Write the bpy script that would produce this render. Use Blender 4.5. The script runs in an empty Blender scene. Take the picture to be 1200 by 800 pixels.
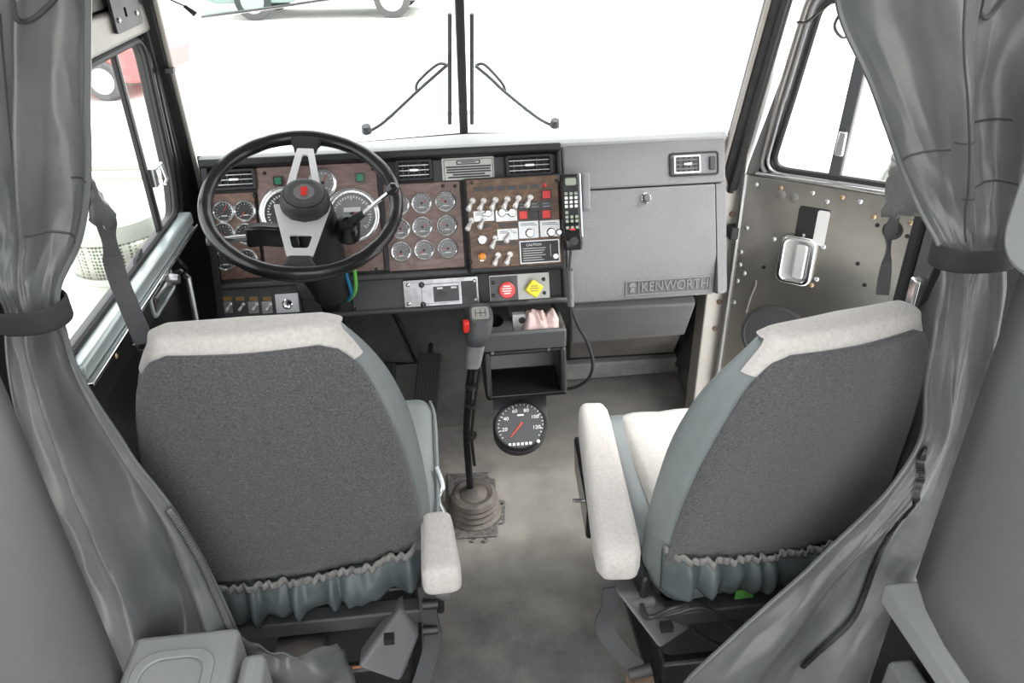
import bpy, bmesh, math, random
from mathutils import Vector, Matrix, noise
V = Vector
R = math.radians
random.seed(11)
sc = bpy.context.scene
col = sc.collection

# ------------------------------------------------------------------ camera
F_PX = 900.0
CAM = V((-0.10, 0.0, 1.50))
def _basis(pitch, yaw, roll):
    p, y, r = R(pitch), R(yaw), R(roll)
    f = V((math.sin(y)*math.cos(p), math.cos(y)*math.cos(p), -math.sin(p)))
    r0 = V((math.cos(y), -math.sin(y), 0)); u0 = r0.cross(f)
    return math.cos(r)*r0 - math.sin(r)*u0, math.sin(r)*r0 + math.cos(r)*u0, f
CR, CU, CF = _basis(30, 6, 1.1)
cam_d = bpy.data.cameras.new('camera'); cam = bpy.data.objects.new('camera', cam_d); col.objects.link(cam)
cam_d.sensor_width = 36; cam_d.lens = F_PX/1200*36; cam_d.clip_start = 0.02; cam_d.clip_end = 300
cam.matrix_world = Matrix(((CR.x, CU.x, -CF.x, CAM.x), (CR.y, CU.y, -CF.y, CAM.y), (CR.z, CU.z, -CF.z, CAM.z), (0, 0, 0, 1)))
sc.camera = cam

# ------------------------------------------------------------------ light
w = bpy.data.worlds.new('sky'); sc.world = w; w.use_nodes = True
bg = w.node_tree.nodes['Background']; bg.inputs[0].default_value = (0.97, 0.985, 1.0, 1); bg.inputs[1].default_value = 1.8
sun_d = bpy.data.lights.new('sun', 'SUN'); sun_d.energy = 3.2; sun_d.angle = R(30); sun_d.color = (1, .97, .93)
sun = bpy.data.objects.new('sun', sun_d); col.objects.link(sun); sun.rotation_euler = V((-.72, .10, -.68)).to_track_quat('-Z', 'Y').to_euler()
vs = sc.view_settings
vs.view_transform = 'Standard'; vs.look = 'None'; vs.gamma = 1; vs.use_curve_mapping = False; vs.exposure = 0.85

# ------------------------------------------------------------------ measuring helpers
def ray(px, py): return CF + CR*((px-600)/F_PX) + CU*((400-py)/F_PX)
def at(px, py, x=None, y=None, z=None):
    d = ray(px, py)
    k = (x-CAM.x)/d.x if x is not None else (y-CAM.y)/d.y if y is not None else (z-CAM.z)/d.z
    return CAM + d*k
def frame(o, a, b):
    a = V(a).normalized(); b = V(b).normalized(); n = a.cross(b)
    return Matrix(((a.x, b.x, n.x, o[0]), (a.y, b.y, n.y, o[1]), (a.z, b.z, n.z, o[2]), (0, 0, 0, 1)))
def hit(fr, px, py, h=0.0):
    inv = fr.inverted(); o = inv @ CAM; d = inv.to_3x3() @ ray(px, py)
    k = (h-o.z)/d.z; p = o + d*k
    return p.x, p.y

# ------------------------------------------------------------------ materials
MT = {}
def mat(name, c, r=.5, m=0.0, var=0.0, vs=18.0, c2=None, bump=0.0, bs=220.0, sheen=0.0, spec=.5, coat=0.0, det=6, stretch=None):
    M = bpy.data.materials.new(name); M.use_nodes = True; nt = M.node_tree; b = nt.nodes['Principled BSDF']
    b.inputs['Base Color'].default_value = (*c, 1); b.inputs['Roughness'].default_value = r; b.inputs['Metallic'].default_value = m
    b.inputs['Specular IOR Level'].default_value = spec
    if sheen: b.inputs['Sheen Weight'].default_value = sheen; b.inputs['Sheen Roughness'].default_value = .4
    if coat: b.inputs['Coat Weight'].default_value = coat; b.inputs['Coat Roughness'].default_value = .1
    if var or bump or c2:
        tc = nt.nodes.new('ShaderNodeTexCoord'); src = tc.outputs['Object']
        if stretch:
            mp = nt.nodes.new('ShaderNodeMapping'); mp.inputs['Scale'].default_value = stretch; nt.links.new(src, mp.inputs[0]); src = mp.outputs[0]
        if var or c2:
            n = nt.nodes.new('ShaderNodeTexNoise'); n.inputs['Scale'].default_value = vs; n.inputs['Detail'].default_value = det; n.inputs['Roughness'].default_value = .65
            nt.links.new(src, n.inputs['Vector'])
            rp = nt.nodes.new('ShaderNodeValToRGB'); e = rp.color_ramp.elements
            e[0].position = .3; e[1].position = .7
            lo = tuple(x*(1-var) for x in c); hi = c2 if c2 else tuple(min(1, x*(1+var)) for x in c)
            e[0].color = (*lo, 1); e[1].color = (*hi, 1)
            nt.links.new(n.outputs['Fac'], rp.inputs[0]); nt.links.new(rp.outputs[0], b.inputs['Base Color'])
        if bump:
            n2 = nt.nodes.new('ShaderNodeTexNoise'); n2.inputs['Scale'].default_value = bs; n2.inputs['Detail'].default_value = 3
            nt.links.new(src, n2.inputs['Vector'])
            bp = nt.nodes.new('ShaderNodeBump'); bp.inputs['Strength'].default_value = bump; bp.inputs['Distance'].default_value = .004
            nt.links.new(n2.outputs['Fac'], bp.inputs['Height']); nt.links.new(bp.outputs[0], b.inputs['Normal'])
    MT[name] = M
    return M
mat('black_plastic', (.018, .018, .02), .45, bump=.15, bs=400)
mat('black_rubber', (.014, .014, .015), .55)
mat('black_gloss', (.012, .012, .013), .22)
mat('black_paint', (.012, .012, .013), .35, var=.3, vs=8)
mat('dark_metal', (.05, .05, .052), .4, .6, var=.3, vs=30)
mat('charcoal', (.06, .062, .066), .5, bump=.2, bs=300)
mat('console_grey', (.085, .087, .09), .5, bump=.2, bs=300)
mat('dash_grey', (.25, .25, .262), .55, var=.06, vs=6, bump=.35, bs=420)
mat('dash_top_lit', (.46, .47, .47), .6, bump=.3, bs=350)  # same plastic as the passenger panel, windshield daylight painted into its colour
mat('lower_grey', (.15, .15, .155), .55, var=.12, vs=7, bump=.25, bs=300)
mat('kick_brown', (.12, .112, .105), .5, var=.35, vs=9)
mat('ledge_grey', (.27, .27, .265), .6, var=.25, vs=14)
mat('chrome', (.82, .83, .84), .09, 1.0)
mat('satin_metal', (.72, .73, .75), .3, 1.0)
mat('brushed', (.42, .425, .43), .3, 1.0, var=.1, vs=60)
mat('radio_face', (.30, .305, .31), .25, .8, var=.3, vs=25)
mat('toggle_metal', (.78, .78, .77), .3, .45)
mat('plate_silver', (.40, .40, .375), .35, .5)
mat('spoke_alloy', (.70, .71, .72), .42, .35)
mat('bezel', (.80, .81, .82), .16, .75)
mat('dial_face_washed', (.27, .275, .285), .45)  # grey carries the whitish glass reflection; no gauge glass is built
mat('dial_dark', (.03, .03, .033), .45)
mat('dial_grey', (.06, .063, .068), .5)
mat('ink_white', (.8, .8, .8), .5)
mat('ink_dim', (.45, .45, .45), .5)
mat('needle_red', (.75, .07, .03), .4)
mat('red_plastic', (.7, .03, .025), .3)
mat('red_knob', (.72, .06, .06), .35)
mat('yellow_knob', (.82, .72, .03), .35)
mat('amber', (.85, .3, .03), .25)
mat('amber_dim', (.3, .17, .05), .35)
mat('green_lamp', (.02, .26, .13), .3)
mat('lcd', (.33, .37, .3), .25)
mat('brass_screw', (.5, .38, .22), .35, .9)
mat('rust', (.19, .125, .09), .8, var=.4, vs=40)
mat('copper', (.55, .25, .13), .4, .7)
mat('tape_green', (.16, .5, .1), .6)
mat('wire_blue', (.02, .25, .5), .4)
mat('wire_green', (.16, .6, .1), .4)
mat('cream_fabric', (.62, .588, .56), .9, var=.12, vs=160, bump=.35, bs=700, sheen=.3)
mat('cushion_fabric', (.62, .61, .58), .9, var=.08, vs=120, bump=.3, bs=600, sheen=.2)
mat('velour', (.088, .088, .094), .95, var=.25, vs=300, c2=(.145, .145, .152), bump=.6, bs=500, sheen=.35, det=8)
_e = [n for n in MT['velour'].node_tree.nodes if n.type == 'VALTORGB'][0].color_ramp; _e.elements[0].position = .38; _e.elements[1].position = .66; _k = _e.elements.new(.73); _k.color = (.24, .24, .25, 1)
mat('seat_vinyl', (.235, .262, .266), .42, var=.1, vs=10, bump=.12, bs=500)
mat('skirt_vinyl', (.085, .104, .108), .4, var=.18, vs=25)
mat('skirt_hem', (.22, .215, .205), .8, var=.3, vs=60)
mat('curtain_vinyl', (.108, .118, .119), .30, var=.14, vs=5, c2=(.165, .172, .17), bump=.25, bs=40)
mat('curtain_dark', (.05, .055, .055), .7)  # dark tone for curtain seams, hem loops and the left zipper tape
mat('strap', (.026, .026, .029), .75, bump=.5, bs=500, stretch=(1, 1, 6))
mat('belt', (.10, .10, .105), .7, bump=.4, bs=450)
mat('sleeper_panel', (.20, .212, .208), .5, var=.05, vs=3, bump=.18, bs=380)
mat('sleeper_light', (.34, .358, .35), .5, bump=.1, bs=300)
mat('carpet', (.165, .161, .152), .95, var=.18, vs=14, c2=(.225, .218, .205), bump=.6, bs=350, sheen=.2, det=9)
mat('carpet_dark', (.135, .132, .128), .95, var=.3, vs=9, bump=.6, bs=350, sheen=.2)
mat('roof_liner', (.30, .28, .25), .8, var=.1)
mat('beige_metal', (.42, .40, .37), .4, .2, var=.1, vs=12)
mat('door_steel', (.36, .345, .32), .27, .92, var=.2, vs=5, bump=.04, bs=30)
mat('door_trim', (.26, .25, .24), .35, .6, var=.1)
mat('alu_sill', (.55, .62, .62), .35, .4)
mat('white_paint', (.86, .86, .86), .25, coat=.5)
mat('pale_plastic', (.7, .7, .7), .4)
mat('cloth_pink', (.72, .55, .53), .9, var=.12, vs=60, bump=.3, bs=300)
mat('pedal_rubber', (.05, .05, .052), .6)
mat('boot_rubber', (.12, .112, .105), .65, var=.3, vs=30, c2=(.2, .175, .15))
mat('plate_metal', (.16, .155, .15), .5, .3, var=.5, vs=90, c2=(.3, .29, .28))
mat('knob_grey', (.20, .20, .205), .5, var=.15, vs=60)
mat('canister', (.42, .45, .40), .35, .2)
mat('gravel', (.72, .70, .66), .95, var=.12, vs=1.2)
mat('car_teal', (.50, .56, .56), .3, coat=.6)
mat('car_red', (.55, .12, .12), .3, coat=.6)
mat('tyre', (.1, .1, .1), .8)
mat('wheel_silver', (.75, .75, .76), .35, .6)
mat('car_window', (.05, .07, .08), .1)
mat('cable', (.035, .035, .037), .45)
mat('wood_ply', (.45, .40, .3), .6)

def sandy_daylight(name, centre, radius, lit_sand):
    # sandy tone plus door and windshield daylight painted into the front carpet
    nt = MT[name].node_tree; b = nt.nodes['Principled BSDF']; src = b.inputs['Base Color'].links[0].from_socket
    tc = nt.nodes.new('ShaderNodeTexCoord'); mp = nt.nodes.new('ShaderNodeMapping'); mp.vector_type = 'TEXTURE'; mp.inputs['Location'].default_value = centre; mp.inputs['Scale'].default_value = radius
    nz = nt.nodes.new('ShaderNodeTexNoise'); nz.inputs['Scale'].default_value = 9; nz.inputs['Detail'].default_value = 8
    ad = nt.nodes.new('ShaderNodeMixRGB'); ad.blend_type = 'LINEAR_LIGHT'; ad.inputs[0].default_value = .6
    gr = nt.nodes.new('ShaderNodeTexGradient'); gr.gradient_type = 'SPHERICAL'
    mx = nt.nodes.new('ShaderNodeMixRGB'); mx.inputs[2].default_value = (*lit_sand, 1)
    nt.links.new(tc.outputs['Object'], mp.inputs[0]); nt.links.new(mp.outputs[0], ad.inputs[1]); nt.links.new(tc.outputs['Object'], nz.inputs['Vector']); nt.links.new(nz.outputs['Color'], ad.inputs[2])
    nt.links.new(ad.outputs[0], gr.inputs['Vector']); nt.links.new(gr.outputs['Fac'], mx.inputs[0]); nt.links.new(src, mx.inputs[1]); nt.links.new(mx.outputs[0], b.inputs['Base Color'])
sandy_daylight('carpet', (.38, 1.95, 0), (.75, 1.0, 1), (.50, .47, .42))
def wood(name, a, b, c):
    M = bpy.data.materials.new(name); M.use_nodes = True; nt = M.node_tree; p = nt.nodes['Principled BSDF']
    tc = nt.nodes.new('ShaderNodeTexCoord'); mp = nt.nodes.new('ShaderNodeMapping'); mp.inputs['Scale'].default_value = (9, 9, 22)
    n1 = nt.nodes.new('ShaderNodeTexNoise'); n1.inputs['Scale'].default_value = 1.6; n1.inputs['Detail'].default_value = 8; n1.inputs['Distortion'].default_value = 2.2
    rp = nt.nodes.new('ShaderNodeValToRGB'); e = rp.color_ramp.elements
    e[0].position = .28; e[0].color = (*a, 1); e[1].position = .72; e[1].color = (*c, 1); k = rp.color_ramp.elements.new(.5); k.color = (*b, 1)
    nt.links.new(tc.outputs['Object'], mp.inputs[0]); nt.links.new(mp.outputs[0], n1.inputs['Vector']); nt.links.new(n1.outputs['Fac'], rp.inputs[0])
    nt.links.new(rp.outputs[0], p.inputs['Base Color']); p.inputs['Roughness'].default_value = .38
    MT[name] = M
wood('burl', (.085, .04, .03), (.17, .085, .06), (.26, .15, .11))
wood('burl_light', (.16, .095, .085), (.235, .15, .13), (.30, .21, .185))
wood('burl_brown', (.06, .03, .015), (.14, .072, .038), (.24, .14, .08))

def glass_mat(name, tint, refl):
    M = bpy.data.materials.new(name); M.use_nodes = True; nt = M.node_tree; nt.nodes.clear()
    o = nt.nodes.new('ShaderNodeOutputMaterial'); mx = nt.nodes.new('ShaderNodeMixShader'); t = nt.nodes.new('ShaderNodeBsdfTransparent'); g = nt.nodes.new('ShaderNodeBsdfGlossy')
    t.inputs[0].default_value = (*tint, 1); g.inputs['Roughness'].default_value = .02
    mx.inputs[0].default_value = refl; nt.links.new(t.outputs[0], mx.inputs[1]); nt.links.new(g.outputs[0], mx.inputs[2]); nt.links.new(mx.outputs[0], o.inputs[0])
    MT[name] = M
glass_mat('clear_glass', (.95, .97, .965), .035)

def perforated():
    M = bpy.data.materials.new('perforated'); M.use_nodes = True; nt = M.node_tree; p = nt.nodes['Principled BSDF']
    tc = nt.nodes.new('ShaderNodeTexCoord'); vo = nt.nodes.new('ShaderNodeTexVoronoi'); vo.inputs['Scale'].default_value = 90; vo.inputs['Randomness'].default_value = .15
    rp = nt.nodes.new('ShaderNodeValToRGB'); e = rp.color_ramp.elements; e[0].position = .32; e[0].color = (.10, .11, .08, 1); e[1].position = .42; e[1].color = (.40, .42, .36, 1)
    nt.links.new(tc.outputs['Object'], vo.inputs['Vector']); nt.links.new(vo.outputs['Distance'], rp.inputs[0]); nt.links.new(rp.outputs[0], p.inputs['Base Color'])
    p.inputs['Metallic'].default_value = .3; p.inputs['Roughness'].default_value = .35
    MT['perforated'] = M
perforated()

# ------------------------------------------------------------------ mesh helpers
OFF = {}
CUR = [None]      # optional placement applied to everything built while it is set
def tag(o, label=None, cat=None, group=None, kind=None):
    if label: o['label'] = label
    if cat: o['category'] = cat
    if group: o['group'] = group
    if kind: o['kind'] = kind
    return o
def root(name, loc, label=None, cat=None, group=None, kind=None, rz=0.0, local=False):
    o = bpy.data.objects.new(name, None); col.objects.link(o); o.location = loc; o.rotation_euler = (0, 0, rz); o.empty_display_size = .05
    OFF[o.name] = V((0, 0, 0)) if local else V(loc)
    return tag(o, label, cat, group, kind)

class MB:
    def __init__(s): s.v = []; s.f = []
    def add(s, vs, fs):
        o = len(s.v); s.v += [V(p) for p in vs]; s.f += [tuple(i+o for i in f) for f in fs]; return s
    def box(s, lo, hi):
        (a, b, c), (d, e, f) = lo, hi
        return s.add([(a, b, c), (d, b, c), (d, e, c), (a, e, c), (a, b, f), (d, b, f), (d, e, f), (a, e, f)],
                     [(0, 3, 2, 1), (4, 5, 6, 7), (0, 1, 5, 4), (1, 2, 6, 5), (2, 3, 7, 6), (3, 0, 4, 7)])
    def hexa(s, b, t):   # 4 bottom + 4 top points
        return s.add(list(b)+list(t), [(0, 3, 2, 1), (4, 5, 6, 7), (0, 1, 5, 4), (1, 2, 6, 5), (2, 3, 7, 6), (3, 0, 4, 7)])
    def loft(s, rings, cap0=True, cap1=True, closed=True):
        n = len(rings[0]); vs = [p for r in rings for p in r]; fs = []
        for i in range(len(rings)-1):
            for j in range(n if closed else n-1):
                k = (j+1) % n; fs.append((i*n+j, i*n+k, (i+1)*n+k, (i+1)*n+j))
        if cap0: fs.append(tuple(range(n-1, -1, -1)))
        if cap1: fs.append(tuple((len(rings)-1)*n+j for j in range(n)))
        return s.add(vs, fs)
    def lathe(s, prof, o, ax, n=24, cap0=True, cap1=True):
        o = V(o); ax = V(ax).normalized(); a = ax.orthogonal().normalized(); b = ax.cross(a)
        return s.loft([[o + ax*h + (a*math.cos(2*math.pi*k/n) + b*math.sin(2*math.pi*k/n))*r for k in range(n)] for r, h in prof], cap0, cap1)
    def cyl(s, a, b, r, r2=None, n=14):
        a = V(a); b = V(b); return s.lathe([(r, 0), (r if r2 is None else r2, (b-a).length)], a, b-a, n)
    def tube(s, pts, r, n=8, flat=None, side=None, closed=False):
        pts = [V(p) for p in pts]; m = len(pts); rings = []; up = None
        for i, p in enumerate(pts):
            if closed: t = pts[(i+1) % m]-pts[i-1]
            else: t = pts[min(i+1, m-1)]-pts[max(i-1, 0)]
            t.normalize()
            if side is not None: a = (V(side) - t*V(side).dot(t)).normalized()
            elif up is None: a = t.orthogonal().normalized()
            else: a = (up - t*up.dot(t)).normalized()
            up = a; b = t.cross(a)
            ri = r[i] if isinstance(r, (list, tuple)) else r
            rb = ri if flat is None else flat
            rings.append([p + a*math.cos(2*math.pi*k/n)*ri + b*math.sin(2*math.pi*k/n)*rb for k in range(n)])
        if closed: rings.append(rings[0])
        return s.loft(rings, not closed, not closed)
    def ribbon(s, pts, wid, side, th=.002):
        rings = []; m = len(pts); pts = [V(p) for p in pts]
        for i, p in enumerate(pts):
            t = (pts[min(i+1, m-1)]-pts[max(i-1, 0)]).normalized(); sd = V(side[i]) if isinstance(side, list) else V(side)
            a = (sd - t*sd.dot(t)).normalized(); b = t.cross(a); wi = wid[i] if isinstance(wid, (list, tuple)) else wid
            rings.append([p - a*wi/2 - b*th/2, p + a*wi/2 - b*th/2, p + a*wi/2 + b*th/2, p - a*wi/2 + b*th/2])
        return s.loft(rings)
    def prism(s, poly, h0, h1):   # polygon in local (x,y), extruded on local z
        n = len(poly)
        return s.loft([[(x, y, h0) for x, y in poly], [(x, y, h1) for x, y in poly]])
    def ring(s, outer, inner, h0, h1):   # plate with a hole
        n = len(outer); vs = [(x, y, h) for h in (h0, h1) for L in (outer, inner) for x, y in L]; fs = []
        for j in range(n):
            k = (j+1) % n
            fs += [(j, n+j, n+k, k), (2*n+j, 2*n+k, 3*n+k, 3*n+j), (j, k, 2*n+k, 2*n+j), (n+j, 3*n+j, 3*n+k, n+k)]
        return s.add(vs, fs)
    def grid(s, pts):  # rows of points
        n = len(pts[0]); return s.add([p for r in pts for p in r], [(i*n+j, i*n+j+1, (i+1)*n+j+1, (i+1)*n+j) for i in range(len(pts)-1) for j in range(n-1)])
    def build(s, name, m, parent=None, xf=None, smooth=True, bevel=0.0, seg=2, solid=0.0, sub=0, kind=None, ang=38, label=None, fix=True):
        me = bpy.data.meshes.new(name); off = OFF.get(parent.name, V((0, 0, 0))) if parent else V((0, 0, 0))
        if xf is None: xf = CUR[0]
        vv = [(xf @ p if xf else p) - off for p in s.v]
        me.from_pydata([tuple(p) for p in vv], [], s.f)
        if fix:
            bm = bmesh.new(); bm.from_mesh(me); bmesh.ops.remove_doubles(bm, verts=bm.verts, dist=1e-6); bmesh.ops.recalc_face_normals(bm, faces=bm.faces); bm.to_mesh(me); bm.free()
        if smooth:
            me.polygons.foreach_set('use_smooth', [True]*len(me.polygons)); me.set_sharp_from_angle(angle=R(ang))
        me.materials.append(MT[m]); me.update()
        o = bpy.data.objects.new(name, me); col.objects.link(o)
        if parent: o.parent = parent; OFF[o.name] = off
        if solid: d = o.modifiers.new('solid', 'SOLIDIFY'); d.thickness = solid; d.offset = 0
        if bevel: d = o.modifiers.new('bevel', 'BEVEL'); d.width = bevel; d.segments = seg; d.limit_method = 'ANGLE'; d.angle_limit = R(35)
        if sub: d = o.modifiers.new('sub', 'SUBSURF'); d.levels = sub; d.render_levels = sub
        return tag(o, label, kind=kind)

def rrect(x0, y0, x1, y1, r, n=5):
    P = []
    for cx, cy, a in ((x1-r, y0+r, -90), (x1-r, y1-r, 0), (x0+r, y1-r, 90), (x0+r, y0+r, 180)):
        for k in range(n+1):
            t = R(a+90*k/n); P.append((cx+r*math.cos(t), cy+r*math.sin(t)))
    return P
def roundpoly(pts, r, n=5):
    P = []; m = len(pts)
    for i, p in enumerate(pts):
        p = V((p[0], p[1])); a = V(pts[i-1][:2]); b = V(pts[(i+1) % m][:2])
        ri = r[i] if isinstance(r, (list, tuple)) else r
        da = a-p; db = b-p; q = min(ri, da.length*.48, db.length*.48); A = p+da.normalized()*q; B = p+db.normalized()*q
        for k in range(n+1):
            t = k/n; w = A*(1-t)**2 + p*2*t*(1-t) + B*t*t; P.append((w.x, w.y))
    return P
def smooth_path(pts, n=8):
    pts = [V(p) for p in pts]; out = []
    for i in range(len(pts)-1):
        a, b, c, d = pts[max(i-1, 0)], pts[i], pts[i+1], pts[min(i+2, len(pts)-1)]
        for k in range(n):
            t = k/n; out.append(.5*((2*b)+(c-a)*t+(2*a-5*b+4*c-d)*t*t+(3*b-a-3*c+d)*t**3))
    return out+[pts[-1]]
def text(name, body, size, m, parent, xf, depth=.0006, align='CENTER', sx=1.0):
    cu = bpy.data.curves.new(name, 'FONT'); cu.body = body; cu.size = size; cu.extrude = depth; cu.align_x = align; cu.align_y = 'CENTER'; cu.resolution_u = 3
    t = bpy.data.objects.new(name+'_tmp', cu); col.objects.link(t)
    dg = bpy.context.evaluated_depsgraph_get(); me = bpy.data.meshes.new_from_object(t.evaluated_get(dg))
    bpy.data.objects.remove(t); bpy.data.curves.remove(cu)
    off = OFF.get(parent.name, V((0, 0, 0)))
    for v in me.vertices: v.co = (xf @ V((v.co.x*sx, v.co.y, v.co.z))) - off
    me.materials.clear(); me.materials.append(MT[m]); me.name = name
    o = bpy.data.objects.new(name, me); col.objects.link(o); o.parent = parent; OFF[o.name] = off
    return o
def T(x, y, z): return Matrix.Translation((x, y, z))

# ================================================================== the place
# ---- ground outside
g = MB(); g.box((-60, -40, -1.35), (60, 80, -1.30)); tag(g.build('ground', 'gravel', smooth=False), 'pale bright gravel yard outside the cab', 'ground', kind='structure')

# ---- cab floor: carpet with a soft ridge and worn wobble
g = MB(); rows = []
for j in range(70):
    y = -.6 + 3.0*j/69; r_ = []
    for i in range(44):
        x = -.74 + 1.48*i/43
        z = .006*noise.noise(V((x*5, y*5, 0))) + .012*math.exp(-((y-1.78)/.05)**2)*(1 if x > 0 else .4) - .006
        if y > 2.2: z += (y-2.2)**2*.8
        r_.append((x, y, z))
    rows.append(r_)
g.grid(rows); tag(g.build('floor', 'carpet', solid=.01), 'worn grey brown cab carpet with a sandy front patch and painted-in daylight', 'floor', kind='structure')

# ---- firewall
wf = MB()
wf.add([(-.72, 2.06, .0), (-.02, 2.06, .0), (-.02, 2.36, .34), (-.72, 2.36, .34), (-.72, 2.36, .80), (-.02, 2.36, .80)], [(0, 1, 2, 3), (3, 2, 5, 4)])
wf.add([(-.02, 2.36, 0), (.74, 2.36, 0), (.74, 2.36, .80), (-.02, 2.36, .80)], [(0, 1, 2, 3)])
wf.add([(-.02, 2.06, .0), (-.02, 2.36, .0), (-.02, 2.36, .34)], [(0, 1, 2)])
for sx in (-1, 1):
    wf.add([(sx*.735, 1.96, 0), (sx*.735, 2.37, 0), (sx*.735, 2.37, .80), (sx*.735, 1.96, .90)], [(0, 1, 2, 3)])
tag(wf.build('wall_front', 'carpet_dark', solid=.012, smooth=False, fix=False), 'dark carpeted firewall and toe board under the dashboard', 'wall', kind='structure')

# ---- windshield: two flat panes in a shallow V with a black centre post
LB = V((-.68, 1.985, .940)); RB = V((.685, 1.955, .940)); CB = V((0, 2.13, .930))
LT0 = at(186, 0, y=1.90); RT0 = at(894, 0, y=1.87)
LT = LB + (LT0-LB)*((1.50-LB.z)/(LT0.z-LB.z)); RT = RB + (RT0-RB)*((1.50-RB.z)/(RT0.z-RB.z)); CT = V((0, 1.97, 1.50))
win = root('window_1', CB, 'split two pane windshield with black centre post', 'windshield', kind='structure')
for a, b, c, d in ((LB, CB, CT, LT), (CB, RB, RT, CT)):
    MB().add([a, b, c, d], [(0, 1, 2, 3)]).build('pane', 'clear_glass', win, smooth=False)
p = MB(); p.hexa([CB+V((-.011, -.035, 0)), CB+V((.011, -.035, 0)), CB+V((.011, .01, 0)), CB+V((-.011, .01, 0))], [CT+V((-.011, -.035, 0)), CT+V((.011, -.035, 0)), CT+V((.011, .01, 0)), CT+V((-.011, .01, 0))])
p.build('centre_post', 'black_rubber', win, bevel=.004)
for a, b in ((LB, CB), (CB, RB), (CT, LT), (RT, CT)):
    MB().tube([a, b], .011, 8).build('gasket', 'black_rubber', win)
m = MB(); m.box((-.045, 1.955, 1.295), (-.008, 1.985, 1.33)); m.box((.008, 1.955, 1.295), (.05, 1.985, 1.33)); m.build('mirror_bracket', 'kick_brown', win, bevel=.008)

q = MB(); q.loft([[V((x, 2.118-.155*abs(x)/.685, .86)), V((x, 2.13-.155*abs(x)/.685, .924)), V((x, 2.43, .915)), V((x, 2.43, .86))] for x in (-.74, -.37, 0, .37, .74)]); tag(q.build('trim_8', 'white_paint'), 'white cowl panel between windshield and hood', 'cowl', kind='structure')
# ---- A pillars (inner trim with a seal and a light edge strip)
for nm, B, Tp, sx, lab in (('trim_1', LB, LT, -1, 'driver side windshield pillar with black rubber seals'), ('trim_2', RB, RT, 1, 'passenger side windshield pillar with pale inner strip')):
    t = root(nm, B, lab, 'pillar', kind='structure')
    d = Tp-B; B0 = B - d*.25
    q = MB(); wv = V((sx*.045, -.02, 0)); dv = V((0, -.045, 0))
    q.hexa([B0, B0+wv, B0+wv+dv, B0+dv], [Tp, Tp+wv, Tp+wv+dv, Tp+dv]); q.build('post', 'black_paint' if sx < 0 else 'dark_metal', t, bevel=.006)
    MB().tube([B0+dv*.9+V((-sx*.004, 0, 0)), Tp+dv*.9+V((-sx*.004, 0, 0))], .006, 8).build('edge_strip', 'beige_metal', t)
    MB().tube([B0+wv*.6+dv*1.1, Tp+wv*.6+dv*1.1], .009, 8).build('seal', 'black_rubber', t)
    if sx < 0:
        c = MB()
        for k in (.42, .75): c.box(tuple(B+d*k+V((-.006, -.06, -.004))), tuple(B+d*k+V((.012, -.04, .006))))
        c.build('clip', 'dark_metal', t)

# ---- roof and header rail
rf = MB(); rf.box((-.74, .85, 1.50), (.74, 1.99, 1.53)); tag(rf.build('ceiling', 'roof_liner', smooth=False), 'cab roof liner above the windshield', 'ceiling', kind='structure')

# ---- left door (closed), local frame: s forward, t up, h into the cab
FL = frame((-.70, 0, 0), (0, 1, 0), (0, 0, 1))
d1 = root('door_1', (-.72, 1.5, .02), 'closed driver door with bare black inner panel and vent window', 'door', kind='structure')
tf = hit(FL, 163, 46); bf = hit(FL, 207, 240); sl = hit(FL, 190, 262); sr = hit(FL, 87, 412)
zs = (sl[1]+sr[1])/2
print('LEFT DOOR', tf, bf, sl, sr)
inner = roundpoly([(1.13, zs), (bf[0]-.035, zs), (bf[0]+.0, zs+.075), (tf[0], tf[1]), (1.13, tf[1])], [.02, .03, .05, .05, .02], 6)
outer = roundpoly([(1.08, .03), (1.97, .03), (1.97, .75), (1.955, 1.42), (1.08, 1.42)], .03, 6)
MB().ring(outer, inner, -.018, 0).build('shell', 'black_paint', d1, FL, bevel=.004)
for off_, rr, mm in ((.004, .008, 'black_rubber'), (.024, .006, 'black_gloss'), (.045, .008, 'black_paint')):
    cx = sum(p[0] for p in inner)/len(inner); cy = sum(p[1] for p in inner)/len(inner); L = []
    for x, y in inner:
        vv = V((x-cx, y-cy)); k = 1+off_/vv.length; L.append((cx+vv.x*k, cy+vv.y*k, .004))
    MB().tube(L, rr, 8, closed=True).build('window_seal', mm, d1, FL)
gl = MB(); gl.add([(x, y, -.010) for x, y in inner], [tuple(range(len(inner)))]); gl.build('window_glass', 'clear_glass', d1, FL, smooth=False)
vb = hit(FL, 187, 262); vt = hit(FL, 132, 48)
MB().box((vb[0]-.020, zs-.01, -.006), (vb[0]-.004, vt[1]+.01, .006)).build('vent_divider', 'black_rubber', d1, FL, bevel=.003)
MB().box((vb[0]-.004, zs-.01, -.004), (vb[0]+.010, vt[1]+.01, .003)).build('vent_channel', 'beige_metal', d1, FL, bevel=.003)
la = MB(); a = hit(FL, 176, 210); la.box((a[0]-.010, a[1]-.016, .0), (a[0]+.010, a[1]+.024, .014)); la.tube([(a[0], a[1]+.02, .012), (a[0]+.035, a[1]+.024, .018), (a[0]+.045, a[1]-.014, .02), (a[0]+.03, a[1]-.022, .018)], .004, 8)
la.build('vent_latch', 'satin_metal', d1, FL, bevel=.003)
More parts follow.
